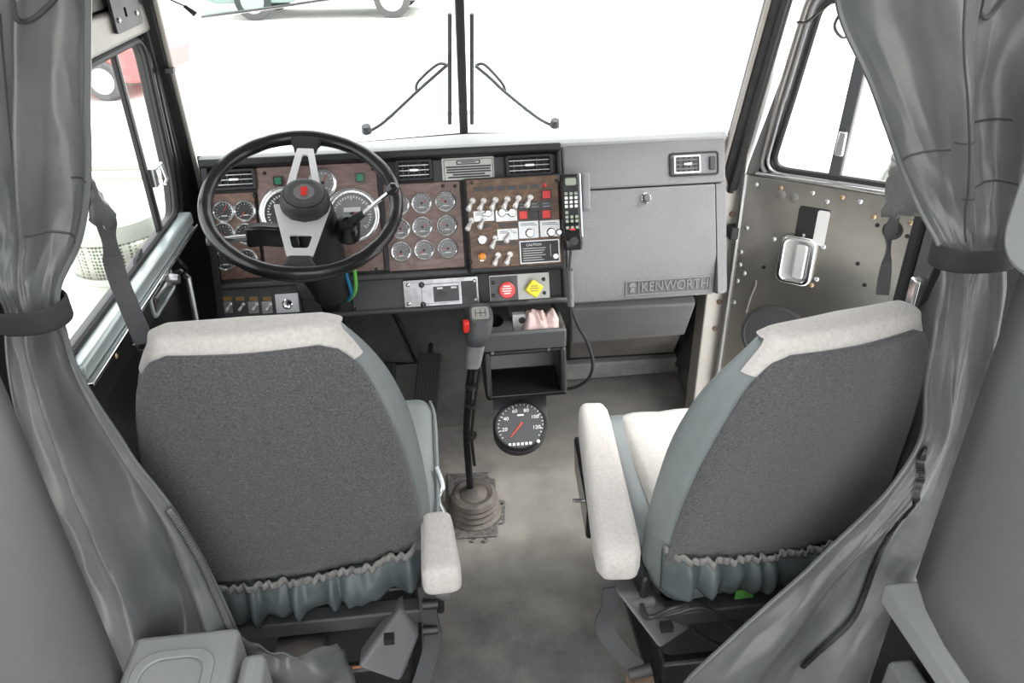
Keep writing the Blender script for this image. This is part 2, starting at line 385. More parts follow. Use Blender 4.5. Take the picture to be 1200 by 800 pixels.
# sill: bright inner lip and dark rail
MB().box((1.10, zs-.034, -.02), (1.80, zs-.004, .035)).build('sill_lip', 'alu_sill', d1, FL, bevel=.006)
MB().box((1.10, zs-.044, -.01), (1.80, zs-.036, .042)).build('sill_bead', 'chrome', d1, FL, bevel=.002)
MB().box((1.10, zs-.10, .0), (1.46, zs-.046, .03)).build('door_rail', 'black_paint', d1, FL, bevel=.005)
sl_ = MB(); a = hit(FL, 158, 336, .01); b = hit(FL, 183, 306, .01); print('SLOT', a, b, zs); sl_.ring(rrect(a[0]-.006, zs-.098, b[0]+.006, zs-.046, .014), rrect(a[0]+.002, zs-.091, b[0]-.002, zs-.053, .010), .0, .036); sl_.build('latch_slot_frame', 'alu_sill', d1, FL, bevel=.003)
def screw(mb, x, y, h, r=.006): mb.lathe([(r, 0), (r, .002), (r*.5, .004)], (x, y, h), (0, 0, 1), 10)
for px, py in ((142, 383), (118, 418), (171, 370), (184, 341)):
    a = hit(FL, px, py, .005); q = MB(); screw(q, a[0], a[1], .0 if px > 150 else .03); q.build('screw', 'brass_screw' if px < 150 else 'satin_metal', d1, FL)
cr = MB(); a = hit(FL, 176, 352, .02); cr.lathe([(.022, 0), (.022, .012), (.012, .02), (.008, .03)], (a[0], a[1], .0), (0, 0, 1), 16); cr.build('crank_boss', 'rust', d1, FL)
cr = MB(); cr.tube([(a[0], a[1], .03), (a[0]+.05, a[1]+.005, .036), (a[0]+.075, a[1]+.01, .036)], [.006, .005, .006], 8); cr.lathe([(.012, 0), (.014, .012), (.01, .03)], (a[0]+.075, a[1]+.01, .03), (0, 0, 1), 12); cr.build('window_crank', 'satin_metal', d1, FL)
pl = MB(); pl.prism(roundpoly([(a[0]-.05, a[1]-.05), (a[0]+.03, a[1]-.03), (a[0]+.07, a[1]+.09), (a[0]+.02, a[1]+.08)], .012), 0, .006); pl.build('regulator_plate', 'dark_metal', d1, FL)
gh = MB(); a = hit(FL, 222, 335, .02); b = hit(FL, 228, 368, .02)
gh.tube([(a[0]+.02, a[1]+.03, .0), (a[0], a[1]+.02, .022), (b[0]-.01, b[1]-.01, .024), (b[0]+.02, b[1]-.04, .0)], .007, 10); gh.build('grab_handle', 'satin_metal', d1, FL)
gh = MB(); a = hit(FL, 211, 305, .02); gh.tube([(a[0], a[1]+.04, .0), (a[0]-.015, a[1], .025), (a[0]+.03, a[1]-.035, .02), (a[0]+.02, a[1]-.06, .0)], .004, 8); gh.build('lock_rod', 'dark_metal', d1, FL)
# header above the door: grey rail, bracket plate with a slot, wooden edge
h = root('trim_3', (-.68, 1.5, 1.3), 'grey header rail with a slotted bracket above the driver door', 'trim', kind='structure')
zt = tf[1]
MB().box((1.08, zt+.012, -.01), (1.90, zt+.075, .02)).build('rail', 'beige_metal', h, FL, bevel=.008)
MB().box((1.08, zt+.08, -.03), (1.92, zt+.16, .012)).build('upper_rail', 'kick_brown', h, FL, bevel=.004)
a = hit(FL, 148, 12, .03)
MB().ring(rrect(a[0]-.07, a[1]-.035, a[0]+.09, a[1]+.07, .008), rrect(a[0]-.008, a[1]-.012, a[0]+.006, a[1]+.006, .004), .022, .028).build('bracket', 'dark_metal', h, FL)
for dx in (-.05, .06):
    q = MB(); screw(q, a[0]+dx, a[1]-.012, .028, .005); q.build('screw', 'satin_metal', h, FL)

t = root('trim_7', (.72, 1.5, 1.3), 'dark roof rail above the open passenger door', 'trim', kind='structure')
a = at(965, 6, x=.72); b = at(1000, 40, x=.72); print('RAIL', a, b)
MB().box((.70, 1.10, 1.325), (.745, 1.90, 1.40)).build('rail', 'charcoal', t, bevel=.008)
MB().box((.69, 1.10, 1.40), (.745, 1.92, 1.50)).build('upper_rail', 'door_trim', t, bevel=.004)

# ---- B pillars and side trim behind the doors
t = root('trim_4', (.72, 1.13, 0), 'black passenger door opening edge beside hanging curtain', 'pillar', kind='structure')
MB().box((.705, 1.115, .0), (.745, 1.145, 1.5)).build('edge_seal', 'black_rubber', t, bevel=.006)
MB().box((.71, .80, .0), (.745, 1.114, 1.5)).build('side_panel', 'curtain_vinyl', t, bevel=.004)
st = MB(); a = at(1073, 345, x=.70); st.box((.690, a.y-.012, a.z-.05), (.706, a.y+.012, a.z+.03)); st.build('door_striker', 'chrome', t, bevel=.004)
t = root('trim_5', (-.72, 1.05, 0), 'black driver door opening edge behind grey curtain', 'pillar', kind='structure')
MB().box((-.745, .86, .0), (-.705, 1.078, 1.5)).build('edge_seal', 'black_paint', t, bevel=.006)

# ---- right hinge pillar (door jamb)
t = root('trim_6', (.72, 1.98, 0), 'pale metal hinge pillar with rusty screws beside glove box', 'pillar', kind='structure')
jb = [at(852, 190, y=1.93), at(872, 185, y=1.93), at(822, 430, y=1.93), at(838, 430, y=1.93)]
print('JAMB', jb)
J = MB(); J.hexa([(.675, 1.93, .0), (.745, 1.935, .0), (.745, 2.0, .0), (.675, 2.0, .0)], [(.675, 1.93, .95), (.745, 1.935, .95), (.745, 2.0, .95), (.675, 2.0, .95)])
J.build('post', 'beige_metal', t, bevel=.004)
p0 = at(868, 175, y=1.95); p1 = at(905, 5, y=1.88); p2 = p0+(p0-p1)*.35; p3 = p1+(p1-p0)*.35
J = MB(); J.tube([p2+V((.02, .03, 0)), p0+V((.02, .03, 0)), (p0+p1)/2+V((.026, .03, 0)), p1+V((.02, .03, 0)), p3+V((.02, .03, 0))], [.034, .036, .036, .034, .03], 12); J.build('outer_pillar', 'white_paint', t)
for px, py in ((863, 214), (858, 251), (849, 316), (843, 354), (838, 385)):
    a = at(px, py, y=1.93); q = MB(); q.lathe([(.008, 0), (.008, .003), (.004, .006)], (a.x, 1.932, a.z), (0, -1, 0), 10); q.build('screw', 'rust', t)
q = MB(); a = at(857, 270, y=1.925); q.box((a.x-.012, 1.90, a.z-.02), (a.x+.014, 1.935, a.z+.018)); q.build('door_switch', 'black_rubber', t, bevel=.005)

# ---- right door, swung open
FR = frame((.735, 1.915, 0), (.782, -.623, 0), (0, 0, 1))
d2 = root('door_2', (.735, 1.915, .05), 'open passenger door with bare grey steel inner panel and chrome handle', 'door', kind='structure')
a = hit(FR, 957, 24); b = hit(FR, 903, 192); c = hit(FR, 944, 10); e = hit(FR, 868, 207); sb = hit(FR, 1050, 230)
print('RIGHT DOOR', a, b, c, e, sb)
zs2 = b[1]-.012
def lerp2(p, q, k): return (p[0]+(q[0]-p[0])*k, p[1]+(q[1]-p[1])*k)
inner = roundpoly([(b[0], zs2), (.84, zs2), (.84, a[1]+.05), (a[0]+(a[0]-b[0])*.0+.004, a[1]+.05), lerp2(a, b, .5)], [.045, .03, .03, .04, .01], 6)
top = lerp2(e, c, 1.25)
outer = roundpoly([(0, .06), (.93, .06), (.93, a[1]+.12), (top[0], a[1]+.12), (0, zs2-.02)], [.02, .02, .05, .05, .05], 6)
MB().ring(outer, inner, -.04, 0).build('shell', 'door_trim', d2, FR, bevel=.004)
for off_, rr, mm in ((-.004, .008, 'black_rubber'), (.014, .006, 'satin_metal'), (.032, .007, 'door_trim')):
    cx = sum(p[0] for p in inner)/len(inner); cy = sum(p[1] for p in inner)/len(inner); L = []
    for x, y in inner:
        vv = V((x-cx, y-cy)); k = 1+off_/vv.length; L.append((cx+vv.x*k, cy+vv.y*k, .003))
    MB().tube(L, rr, 8, closed=True).build('window_seal', mm, d2, FR)
MB().add([(x, y, -.02) for x, y in inner], [tuple(range(len(inner)))]).build('window_glass', 'clear_glass', d2, FR, smooth=False)
vb = hit(FR, 975, 218); vt = hit(FR, 1012, 60)
dx = (vt[0]-vb[0])/(vt[1]-vb[1])
q = MB(); h0, h1 = zs2-.01, a[1]+.055
q.hexa([(vb[0]-.014, h0, -.03), (vb[0]+.014, h0, -.03), (vb[0]+.014, h0, .008), (vb[0]-.014, h0, .008)], [(vb[0]-.014+dx*(h1-h0), h1, -.03), (vb[0]+.014+dx*(h1-h0), h1, -.03), (vb[0]+.014+dx*(h1-h0), h1, .008), (vb[0]-.014+dx*(h1-h0), h1, .008)])
q.build('vent_divider', 'charcoal', d2, FR, bevel=.003)
q = MB(); k = hit(FR, 984, 168, .01); q.box((k[0]-.006, k[1]-.03, .0), (k[0]+.014, k[1]+.03, .02)); q.build('vent_latch', 'satin_metal', d2, FR, bevel=.004)
# steel panel with cut-outs
pz1 = zs2-.022
MB().box((.012, .10, .001), (.90, pz1, .010)).build('steel_panel', 'door_steel', d2, FR, bevel=.003)
MB().tube([(.004, .06, .004), (.004, pz1, .004)], .009, 8).build('edge_bead', 'satin_metal', d2, FR)
k0 = hit(FR, 1000, 219, .02); k1 = hit(FR, 1085, 245, .02)
MB().box((.36, zs2-.055, .01), (.88, zs2-.016, .03)).build('sill_lip', 'satin_metal', d2, FR, bevel=.006)
MB().box((.03, zs2-.018, .0), (.88, zs2-.008, .02)).build('sill_trim', 'chrome', d2, FR, bevel=.003)
k0 = hit(FR, 930, 282, .011); k1 = hit(FR, 974, 247, .011)
MB().prism(rrect(k0[0], k0[1], k1[0], k1[1], .008), .0105, .0135).build('access_hole', 'black_gloss', d2, FR)
MB().prism(rrect(k0[0]+(k1[0]-k0[0])*.62, k0[1]+.002, k1[0], k1[1]-.002, .006), .0135, .0165).build('latch_plate', 'pale_plastic', d2, FR)
k0 = hit(FR, 908, 327, .012); k1 = hit(FR, 960, 280, .012)
MB().ring(rrect(k0[0], k0[1], k1[0], k1[1], .022), rrect(k0[0]+.016, k0[1]+.014, k1[0]-.016, k1[1]-.014, .014), .010, .026).build('handle_bezel', 'chrome', d2, FR, bevel=.005)
MB().prism(rrect(k0[0]+.014, k0[1]+.012, k1[0]-.014, k1[1]-.012, .012), .0105, .013).build('handle_cup', 'toggle_metal', d2, FR)
kw = k1[0]-k0[0]
MB().prism(rrect(k0[0]+kw*.44, k0[1]+.02, k1[0]-.02, k1[1]-.02, .008), .013, .026).build('handle_paddle', 'toggle_metal', d2, FR, bevel=.005)
k = hit(FR, 1046, 270, .011); q = MB(); q.lathe([(.024, 0), (.024, .003), (.018, .004)], (k[0], k[1], .0095), (0, 0, 1), 20); q.build('round_hole', 'black_gloss', d2, FR)
for px, py in ((915, 228), (930, 231)):
    k = hit(FR, px, py, .011); q = MB(); q.lathe([(.012, 0), (.012, .002), (.007, .004)], (k[0], k[1], .0095), (0, 0, 1), 16); q.build('plug', 'door_trim', d2, FR)
for px, py, mm in ((886, 216, 'satin_metal'), (915, 220, 'brass_screw'), (952, 226, 'satin_metal'), (969, 236, 'satin_metal'), (987, 231, 'brass_screw'), (1008, 236, 'satin_metal'), (875, 267, 'satin_metal'), (907, 280, 'satin_metal'), (965, 289, 'satin_metal'),
                   (868, 295, 'satin_metal'), (867, 310, 'satin_metal'), (872, 320, 'satin_metal'), (864, 329, 'satin_metal'), (860, 354, 'satin_metal'), (951, 334, 'brass_screw'), (957, 327, 'satin_metal'), (942, 275, 'satin_metal'), (1024, 254, 'brass_screw'), (1068, 261, 'brass_screw')):
    k = hit(FR, px, py, .011); q = MB(); screw(q, k[0], k[1], .0100, .0062); q.build('screw', mm, d2, FR)
for px, py in ((1028, 264), (1063, 277), (1005, 309), (1013, 334), (1038, 322), (895, 313)):
    k = hit(FR, px, py, .011); q = MB(); q.lathe([(.0055, 0), (.0055, .0012), (.003, .0015)], (k[0], k[1], .0098), (0, 0, 1), 10); q.build('small_hole', 'black_gloss', d2, FR)
k = hit(FR, 910, 388, .011); q = MB(); q.lathe([(.098, 0), (.098, .004), (.090, .006), (.088, .002), (.02, .001)], (k[0], k[1]-.02, .0095), (0, 0, 1), 32); q.build('speaker_recess', 'charcoal', d2, FR)
k = hit(FR, 882, 345, .011); MB().tube(smooth_path([(k[0]-.01, k[1]-.06, .012), (k[0]-.004, k[1]-.01, .016), (k[0]+.004, k[1]+.03, .014), (k[0]+.002, k[1]+.045, .01)]), .003, 6).build('loose_wire', 'skirt_hem', d2, FR)

# ---- sleeper side walls, ledges and compartments
wl = root('wall_left', (-.62, .86, .4), 'smooth grey sleeper side panel at the left edge', 'wall', kind='structure')
q = MB()
def wall_pts(x, y1, sgn, z0, z1):
    rows = []
    for j in range(25):
        z = z0+(z1-z0)*j/24; r_ = []
        for i in range(25):
            k = i/24; y = -.7+(y1+.7)*k; e_ = max(0, (k-.90)/.10)
            xx = x + sgn*(.03*e_*e_) - sgn*.035*math.exp(-((z-.62)/.16)**2)*(1-k)**1.0
            r_.append((xx, y, z))
        rows.append(r_)
    return rows
q.grid(wall_pts(-.62, .865, -1, .30, 2.30)); q.build('panel', 'sleeper_panel', wl, solid=.012)
wr = root('wall_right', (.60, .80, .5), 'smooth grey sleeper side panel at the right edge', 'wall', kind='structure')
q = MB(); q.grid(wall_pts(.605, .80, 1, .545, 2.30)); q.build('panel', 'sleeper_panel', wr, solid=.012)
MB().box((.575, -.6, .500), (.64, .80, .540)).build('ledge', 'sleeper_light', wr, bevel=.006)
MB().box((.60, -.6, .0), (.64, .79, .498)).build('gap_backing', 'black_paint', wr)
q = MB(); q.box((.555, -.6, .02), (.598, .72, .460)); q.build('lower_panel', 'sleeper_panel', wr, bevel=.008)
# overhead compartment on the right wall
oc = root('overhead_cabinet', (.57, .3, 1.1), 'rounded grey green sleeper cabinet corner at the far right', 'cabinet')
a = at(1173, 300, x=.555); print('OVERHEAD', a)
q = MB(); FO = frame((.555, 0, 0), (0, 1, 0), (0, 0, 1))
poly = roundpoly([(-.5, a.z-.004), (a.y+.004, a.z-.004), (a.y+.004, 1.7), (-.5, 1.7)], [.01, .05, .05, .01], 8)
q.prism(poly, 0, .048); q.build('body', 'sleeper_light', oc, frame((.598, 0, 0), (0, 1, 0), (0, 0, 1)) @ T(0, 0, -.05) , bevel=.012)
a2 = at(1200, 245, x=.553)
poly = roundpoly([(-.45, a.z+.045), (a.y-.045, a.z+.045), (a.y-.045, 1.65), (-.45, 1.65)], [.01, .03, .03, .01], 8)
q = MB(); q.prism(poly, 0, .012); q.build('door', 'sleeper_light', oc, frame((.598, 0, 0), (0, -1, 0), (0, 0, 1)) @ Matrix.Diagonal((-1, 1, 1, 1)) @ T(0, 0, .046), bevel=.004)
# moulded step box at lower left
bx = root('storage_box', (-.54, .8, .3), 'grey moulded plastic box with recessed lid at the lower left corner', 'box')
c0 = at(148, 741, z=.5); c1 = at(280, 737, z=.5); print('BOX', c0, c1)
MB().box((-.618, .30, .20), (c1.x, c0.y-.005, .497)).build('body', 'sleeper_light', bx, bevel=.012, seg=3)
MB().ring(rrect(-.60, .40, c1.x-.025, c0.y-.045, .035), rrect(-.585, .415, c1.x-.04, c0.y-.06, .03), .498, .503).build('lid_rim', 'sleeper_light', bx, bevel=.002)
MB().box((c1.x+.006, .30, .20), (c1.x+.045, c1.y-.03, .482)).build('side_rail', 'sleeper_light', bx, bevel=.014, seg=3)

# ================================================================== dashboard
SA, CA = math.sin(R(21.5)), math.cos(R(21.5))
FD = frame((0, 1.81, .79), (1, 0, 0), (0, SA, CA))
def D(px, py, h=0.0): return hit(FD, px, py, h)
def Dr(x0, y0, x1, y1, h=0.0):      # a pixel-measured rectangle on the sloping dash face -> (u0, v0, u1, v1)
    a = D(x0, (y0+y1)/2, h); b = D(x1, (y0+y1)/2, h); c = D((x0+x1)/2, y1, h); d = D((x0+x1)/2, y0, h)
    return a[0], c[1], b[0], d[1]
dash = root('dashboard', (0, 1.81, .79), 'wide truck dashboard with wood grain gauge panels and grey glove box', 'dashboard')
tl = D(233, 190); tr = D(657, 166); bl = D(247, 372); br = D(662, 352); gr = D(851, 162); gb = D(843, 347)
print('DASH', tl, tr, bl, br, gr, gb)
uL, uM, uR = tl[0], tr[0], gr[0]
vT, vB = (tl[1]+tr[1])/2, (bl[1]+br[1])/2
# top pad: from the brow forward to the windshield
pf = lambda u, v, h: FD @ V((u, v, h))
def topline(u):
    k = abs(u)/.685; return V((u, 2.12-.155*k, .938))
q = MB(); rings = []
for i in range(25):
    u = uL+(uR-uL)*i/24; a = pf(u, vT-.002, .004); f_ = topline(u); hi = pf(u, vT+.014, -.03)
    rings.append([pf(u, vT-.05, -.05), a, pf(u, vT+.008, -.006), hi, hi*.5+f_*.5+V((0, 0, .012)), f_, f_+V((0, 0, -.05)), pf(u, vT-.05, -.12)])
q.loft(rings); q.build('top_pad', 'dash_top_lit', dash, ang=50)
# housing behind the gauges
MB().box((uL+.004, vB, -.11), (uM-.002, vT-.006, -.012)).build('cluster_housing', 'black_plastic', dash, FD)
# brow
q = MB(); q.prism([(0, 0), (.035, -.005), (.03, -.022), (.0, -.03)], uL+.002, uM-.003)
q.build('brow', 'black_plastic', dash, FD @ Matrix(((0, 0, 1, 0), (0, 1, 0, vT+.004), (1, 0, 0, -.012), (0, 0, 0, 1))), bevel=.004)
for x0, x1 in ((uL+.002, uL+.022), (uM-.014, uM-.002)):
    MB().box((x0, vB, -.02), (x1, vT-.01, .012)).build('side_frame', 'black_plastic', dash, FD, bevel=.004)
MB().box((uL+.004, vB-.012, -.05), (uM-.002, vB+.002, .012)).build('lower_lip', 'charcoal', dash, FD, bevel=.006)
mid = D(450, 322)[1]
MB().box((uL+.02, mid-.012, -.02), (uM-.012, mid+.004, .016)).build('middle_rail', 'charcoal', dash, FD, bevel=.005)

def panel(name, x0, y0, x1, y1, m, h0=-.011, h1=.0, r=.004, bevel=.0015, parent=None, screws=(), sm='dark_metal'):
    a = Dr(x0, y0, x1, y1, h1); o = MB().prism(rrect(a[0], a[1], a[2], a[3], r, 3), h0, h1).build(name, m, parent or dash, FD, bevel=bevel)
    for px, py in screws:
        k = D(px, py, h1); q = MB(); screw(q, k[0], k[1], h1, .0045); q.build('screw', sm, o, FD)
    return o
pa = panel('gauge_panel', 246, 226, 303, 327, 'burl', screws=((298, 229),))
pb = panel('gauge_panel', 305, 193, 446, 321, 'burl_light', screws=((310, 203), (437, 198), (441, 315)))
pc = panel('gauge_panel', 452, 214, 542, 316, 'burl_light', screws=((519, 218), (533, 218)))
panel('divider_bar', 446, 190, 452, 318, 'black_plastic', h1=.004)

def gauge(px, py, rpx, face='dial_face_washed', ang=200, big=False, h0=0.0, needle='needle_red', nums=None):
    u, v = D(px, py, h0+.004); r = rpx*.00212
    o = MB(); o.lathe([(r, 0), (r, .004), (r*.95, .0085), (r*.86, .0105), (r*.77, .0085), (r*.74, .002)], (u, v, h0), (0, 0, 1), 28, True, False)
    o = o.build('gauge', 'bezel', dash, FD)
    f = MB(); f.lathe([(r*.77, .001), (r*.76, .0022)], (u, v, h0), (0, 0, 1), 28); f.build('dial', face, o, FD)
    k = MB(); n = 13 if not big else 31
    for i in range(n):
        t = R(225-270*i/(n-1)); L = (.14 if (i % (3 if not big else 5)) == 0 else .08)*r; c_, s_ = math.cos(t), math.sin(t); w_ = r*.025
        r1 = r*.69; r0 = r1-L
        k.add([(u+c_*r0-s_*w_, v+s_*r0+c_*w_, h0+.0027), (u+c_*r0+s_*w_, v+s_*r0-c_*w_, h0+.0027), (u+c_*r1+s_*w_, v+s_*r1-c_*w_, h0+.0027), (u+c_*r1-s_*w_, v+s_*r1+c_*w_, h0+.0027)], [(0, 1, 2, 3)])
    if not big: k.box((u-r*.26, v-r*.42, h0+.0022), (u+r*.26, v-r*.32, h0+.0027))
    else: k.box((u-r*.30, v+r*.12, h0+.0022), (u+r*.30, v+r*.28, h0+.003))
    k.build('dial_marks', 'ink_white', o, FD, smooth=False)
    t = R(ang); q = MB(); d = V((math.cos(t), math.sin(t), 0)); nn = V((-d.y, d.x, 0)); c = V((u, v, h0+.0032))
    q.hexa([c-d*r*.15-nn*r*.05, c-d*r*.15+nn*r*.05, c+d*r*.62+nn*r*.015, c+d*r*.62-nn*r*.015], [p+V((0, 0, .0012)) for p in (c-d*r*.15-nn*r*.05, c-d*r*.15+nn*r*.05, c+d*r*.62+nn*r*.015, c+d*r*.62-nn*r*.015)])
    q.build('needle', needle, o, FD, smooth=False)
    q = MB(); q.lathe([(r*.12, 0), (r*.11, .002)], c, (0, 0, 1), 12); q.build('needle_cap', 'dial_dark', o, FD)
    return o
for px, py, an in ((262, 248, 60), (287, 247, 235), (262, 273, 200), (288, 274, 220), (264, 305, 100), (290, 304, 150)): gauge(px, py, 12.8, 'dial_dark', an)
gauge(336, 250, 32, 'dial_grey', 230, True); gauge(413, 252, 32, 'dial_face_washed', 205, True); gauge(378, 214, 17, 'dial_face_washed', 60)
for px, py, an in ((468, 240, 30), (494, 238, 20), (522, 236, 150), (469, 268, 60), (495, 266, 30), (524, 264, 160), (470, 295, 230), (497, 293, 215), (525, 291, 175)): gauge(px, py, 12.6, 'dial_face_washed', an)
for px, py in ((326, 212), (422, 208)):
    a = Dr(px-5.5, py-5.5, px+5.5, py+5.5); o = MB().ring(rrect(a[0], a[1], a[2], a[3], .003, 2), rrect(a[0]+.003, a[1]+.003, a[2]-.003, a[3]-.003, .002, 2), 0, .007).build('turn_indicator', 'black_gloss', dash, FD)
    MB().box((a[0]+.003, a[1]+.003, 0), (a[2]-.003, a[3]-.003, .005)).build('lens', 'green_lamp', o, FD)

def vent(x0, y0, x1, y1, h=.0, frame_m='black_plastic', ns=3, nv=5):
    a = Dr(x0, y0, x1, y1, h); o = MB().ring(rrect(a[0], a[1], a[2], a[3], .006, 3), rrect(a[0]+.009, a[1]+.008, a[2]-.009, a[3]-.008, .003, 3), h-.012, h+.008).build('air_vent', frame_m, dash, FD, bevel=.002)
    MB().box((a[0]+.004, a[1]+.004, h-.012), (a[2]-.004, a[3]-.004, h-.009)).build('vent_throat', 'black_rubber', o, FD)
    for i in range(nv):
        x = a[0]+.012+(a[2]-a[0]-.024)*(i+.5)/nv; MB().box((x-.0012, a[1]+.008, h-.009), (x+.0012, a[3]-.008, h-.002)).build('vane', 'black_gloss', o, FD)
    for i in range(ns):
        y = a[1]+.008+(a[3]-a[1]-.016)*(i+.5)/ns; MB().box((a[0]+.009, y-.0018, h-.002), (a[2]-.009, y+.0018, h+.003)).build('slat', 'brushed', o, FD, bevel=.001)
    cx = (a[0]+a[2])/2; cy = (a[1]+a[3])/2
    MB().box((cx-.012, cy-.004, h+.001), (cx+.012, cy+.004, h+.008)).build('thumb_tab', 'satin_metal', o, FD, bevel=.002)
    return o
vent(248, 198, 301, 223); vent(463, 187, 507, 212); vent(592, 181, 648, 206)
a = Dr(508, 186, 590, 212); MB().box((a[0], a[1], -.012), (a[2], a[3], -.004)).build('placard_backing', 'charcoal', dash, FD)
# silver placard with tiny lines of print
o = panel('placard', 518, 184.5, 579, 210, 'plate_silver', h0=-.004, h1=.001, r=.002, bevel=0)
a = Dr(521, 187, 576, 191.5, .001)
MB().ring(rrect(a[0]-.003, a[1]-.041, a[2]+.003, a[3]+.002, .002, 2), rrect(a[0]-.0015, a[1]-.0395, a[2]+.0015, a[3]+.0005, .002, 2), .0008, .0014).build('placard_border', 'dial_dark', o, FD)
cx = (a[0]+a[2])/2
MB().ring(rrect(cx-.030, a[1]-.002, cx+.030, a[3]-.001, .003, 3), rrect(cx-.027, a[1]+.0005, cx+.027, a[3]-.0035, .002, 3), .0008, .0016).build('title_frame', 'dial_dark', o, FD)
MB().box((cx-.018, a[1]+.002, .0008), (cx+.018, a[3]-.005, .0016)).build('title_print', 'dial_dark', o, FD)
q = MB()
for i, wd in enumerate((.056, .054, .055, .04, .052)): q.box((cx-wd, a[1]-.0092-.0062*i, .0008), (cx+wd, a[1]-.0052-.0062*i, .0014))
q.build('placard_print', 'dial_dark', o, FD, smooth=False)

# ---- switch panel (proud box to the right of the gauges)
HS = .034
a = Dr(545, 206, 660, 319, HS); MB().box((a[0], a[1], -.012), (a[2], a[3], HS-.002)).build('switch_housing', 'black_plastic', dash, FD, bevel=.008, seg=3)
sp = panel('switch_panel', 549, 208, 656, 312, 'burl_brown', h0=HS-.004, h1=HS+.001, screws=((553, 214), (652, 211), (552, 307)))
tog = MB(); tog.lathe([(.0075, 0), (.0075, .003), (.0045, .004)], (0, 0, 0), (0, 0, 1), 14); tog.lathe([(.0035, .003), (.0045, .012), (.0068, .028), (.0070, .036), (.0035, .040)], (0, 0, 0), (-.45, -.75, .9), 12)
tog_o = [None]
def toggle(px, py, parent, h, sc_=1.0):
    u, v = D(px, py-2, h+.01)
    if tog_o[0] is None:
        tog_o[0] = tog.build('toggle_switch', 'toggle_metal', None); o = tog_o[0]
    else:
        o = tog_o[0].copy(); col.objects.link(o)
    o.parent = parent; sc_ *= .98; o.matrix_local = T(*(-OFF[parent.name])) @ FD @ T(u, v, h) @ Matrix.Diagonal((sc_, sc_, sc_, 1)); OFF[o.name] = OFF[parent.name]
    return o
for px, py in ((554, 237), (567, 237), (581, 236), (595, 235), (608, 234), (622, 233), (553, 260), (567, 258), (581, 281), (598, 274), (584, 301), (598, 300)): toggle(px, py, dash, HS+.001)
for k in range(6): panel('switch_legend', 555+13.3*k, 219-.6*k, 565+13.3*k, 224-.6*k, 'dial_grey', h0=HS, h1=HS+.003, r=.001, bevel=0)
for x0, y0, m_ in ((557, 241, 'amber_dim'), (570, 241, 'amber_dim'), (584, 240, 'amber_dim'), (597, 240, 'amber_dim'), (584, 261, 'dial_grey'), (597, 261, 'dial_grey'), (584, 283, 'dial_grey'), (597, 283, 'dial_grey'), (563, 263, 'dial_grey')):
    panel('switch_legend', x0, y0, x0+9, y0+4, m_, h0=HS, h1=HS+.003, r=.001, bevel=0)
for x0, y0, x1, y1 in ((555, 247, 579, 259), (581, 246, 606, 259), (583, 268, 607, 281), (608, 259, 631, 279), (633, 258, 656, 277)):
    o = panel('switch_plate', x0, y0, x1, y1, 'brushed', h0=HS, h1=HS+.0028, r=.001, bevel=0)
    a = Dr(x0+2, y0+1, x1-2, y0+6, HS); q = MB()
    for i in range(2): q.box((a[0], a[1]+.002+.004*i, HS+.002), (a[2]-.006*i, a[1]+.0035+.004*i, HS+.0033))
    q.build('plate_print', 'dial_dark', o, FD, smooth=False)
def knob(name, px, py, rpx, h, depth, m, parent=dash, n=18, cap=None, lab=None):
    u, v = D(px, py, h+depth*.6); r = rpx*.00208; q = MB(); q.lathe([(r*1.02, 0), (r, depth*.2), (r*.9, depth*.85), (r*.7, depth)], (u, v, h), (0, 0, 1), n); return q.build(name, m, parent, FD, label=lab)
for px, py, r_ in ((572, 250, 4.5), (588, 249, 5), (600, 249, 5.5), (621, 273, 5.5), (646, 272, 5.5), (655, 272, 4)): knob('selector_knob', px, py, r_, HS+.002, .018, 'chrome')
for px0, px1, py in ((588, 601, 249), (566, 574, 251)):
    u0, v0 = D(px0, py, HS+.015); u1, v1 = D(px1, py, HS+.015); MB().tube([(u0, v0, HS+.015), (u1, v1, HS+.017)], .004, 10).build('cross_handle', 'chrome', dash, FD)
knob('dimmer_knob', 565, 281, 6.3, HS, .016, 'satin_metal'); knob('warning_lamp', 639, 217, 2.4, HS, .006, 'red_plastic')
o = knob('amber_lamp_bezel', 565, 301, 5.8, HS, .006, 'chrome'); knob('amber_lens', 565, 300.5, 4.6, HS+.006, .008, 'amber', o)
for px, py, m_ in ((640, 228, 'red_plastic'), (613, 252, 'red_plastic'), (626.5, 251.5, 'dial_dark'), (640, 251, 'red_plastic')):
    a = Dr(px-6, py-6, px+6, py+6, HS); o = MB().ring(rrect(a[0], a[1], a[2], a[3], .002, 2), rrect(a[0]+.0025, a[1]+.0025, a[2]-.0025, a[3]-.0025, .001, 2), HS, HS+.008).build('push_switch', 'black_gloss', dash, FD)
    MB().box((a[0]+.0025, a[1]+.0025, HS), (a[2]-.0025, a[3]-.0025, HS+.0065)).build('switch_button', m_, o, FD, bevel=.001)
for px, py in ((613, 241), (626.5, 240.5), (640, 240)):
    o = panel('switch_legend', px-6, py-4, px+6, py+4, 'dial_grey', h0=HS, h1=HS+.006, r=.001, bevel=0)
    a = Dr(px-4, py-2, px+4, py+2, HS); q = MB(); q.box((a[0], a[1], HS+.005), (a[2], a[1]+.0012, HS+.0065)); q.box((a[0], a[3]-.001, HS+.005), (a[2]-.004, a[3], HS+.0065)); q.build('legend_print', 'ink_dim', o, FD, smooth=False)
o = panel('caution_plate', 609, 281, 656, 308, 'dial_dark', h0=HS, h1=HS+.003, r=.001, bevel=0)
a = Dr(610, 282, 655, 307, HS+.003); MB().ring(rrect(a[0]-.002, a[1]-.002, a[2]+.002, a[3]+.002, .001, 2), rrect(a[0]+.001, a[1]+.001, a[2]-.001, a[3]-.001, .001, 2), HS, HS+.0042).build('plate_rim', 'brushed', o, FD)
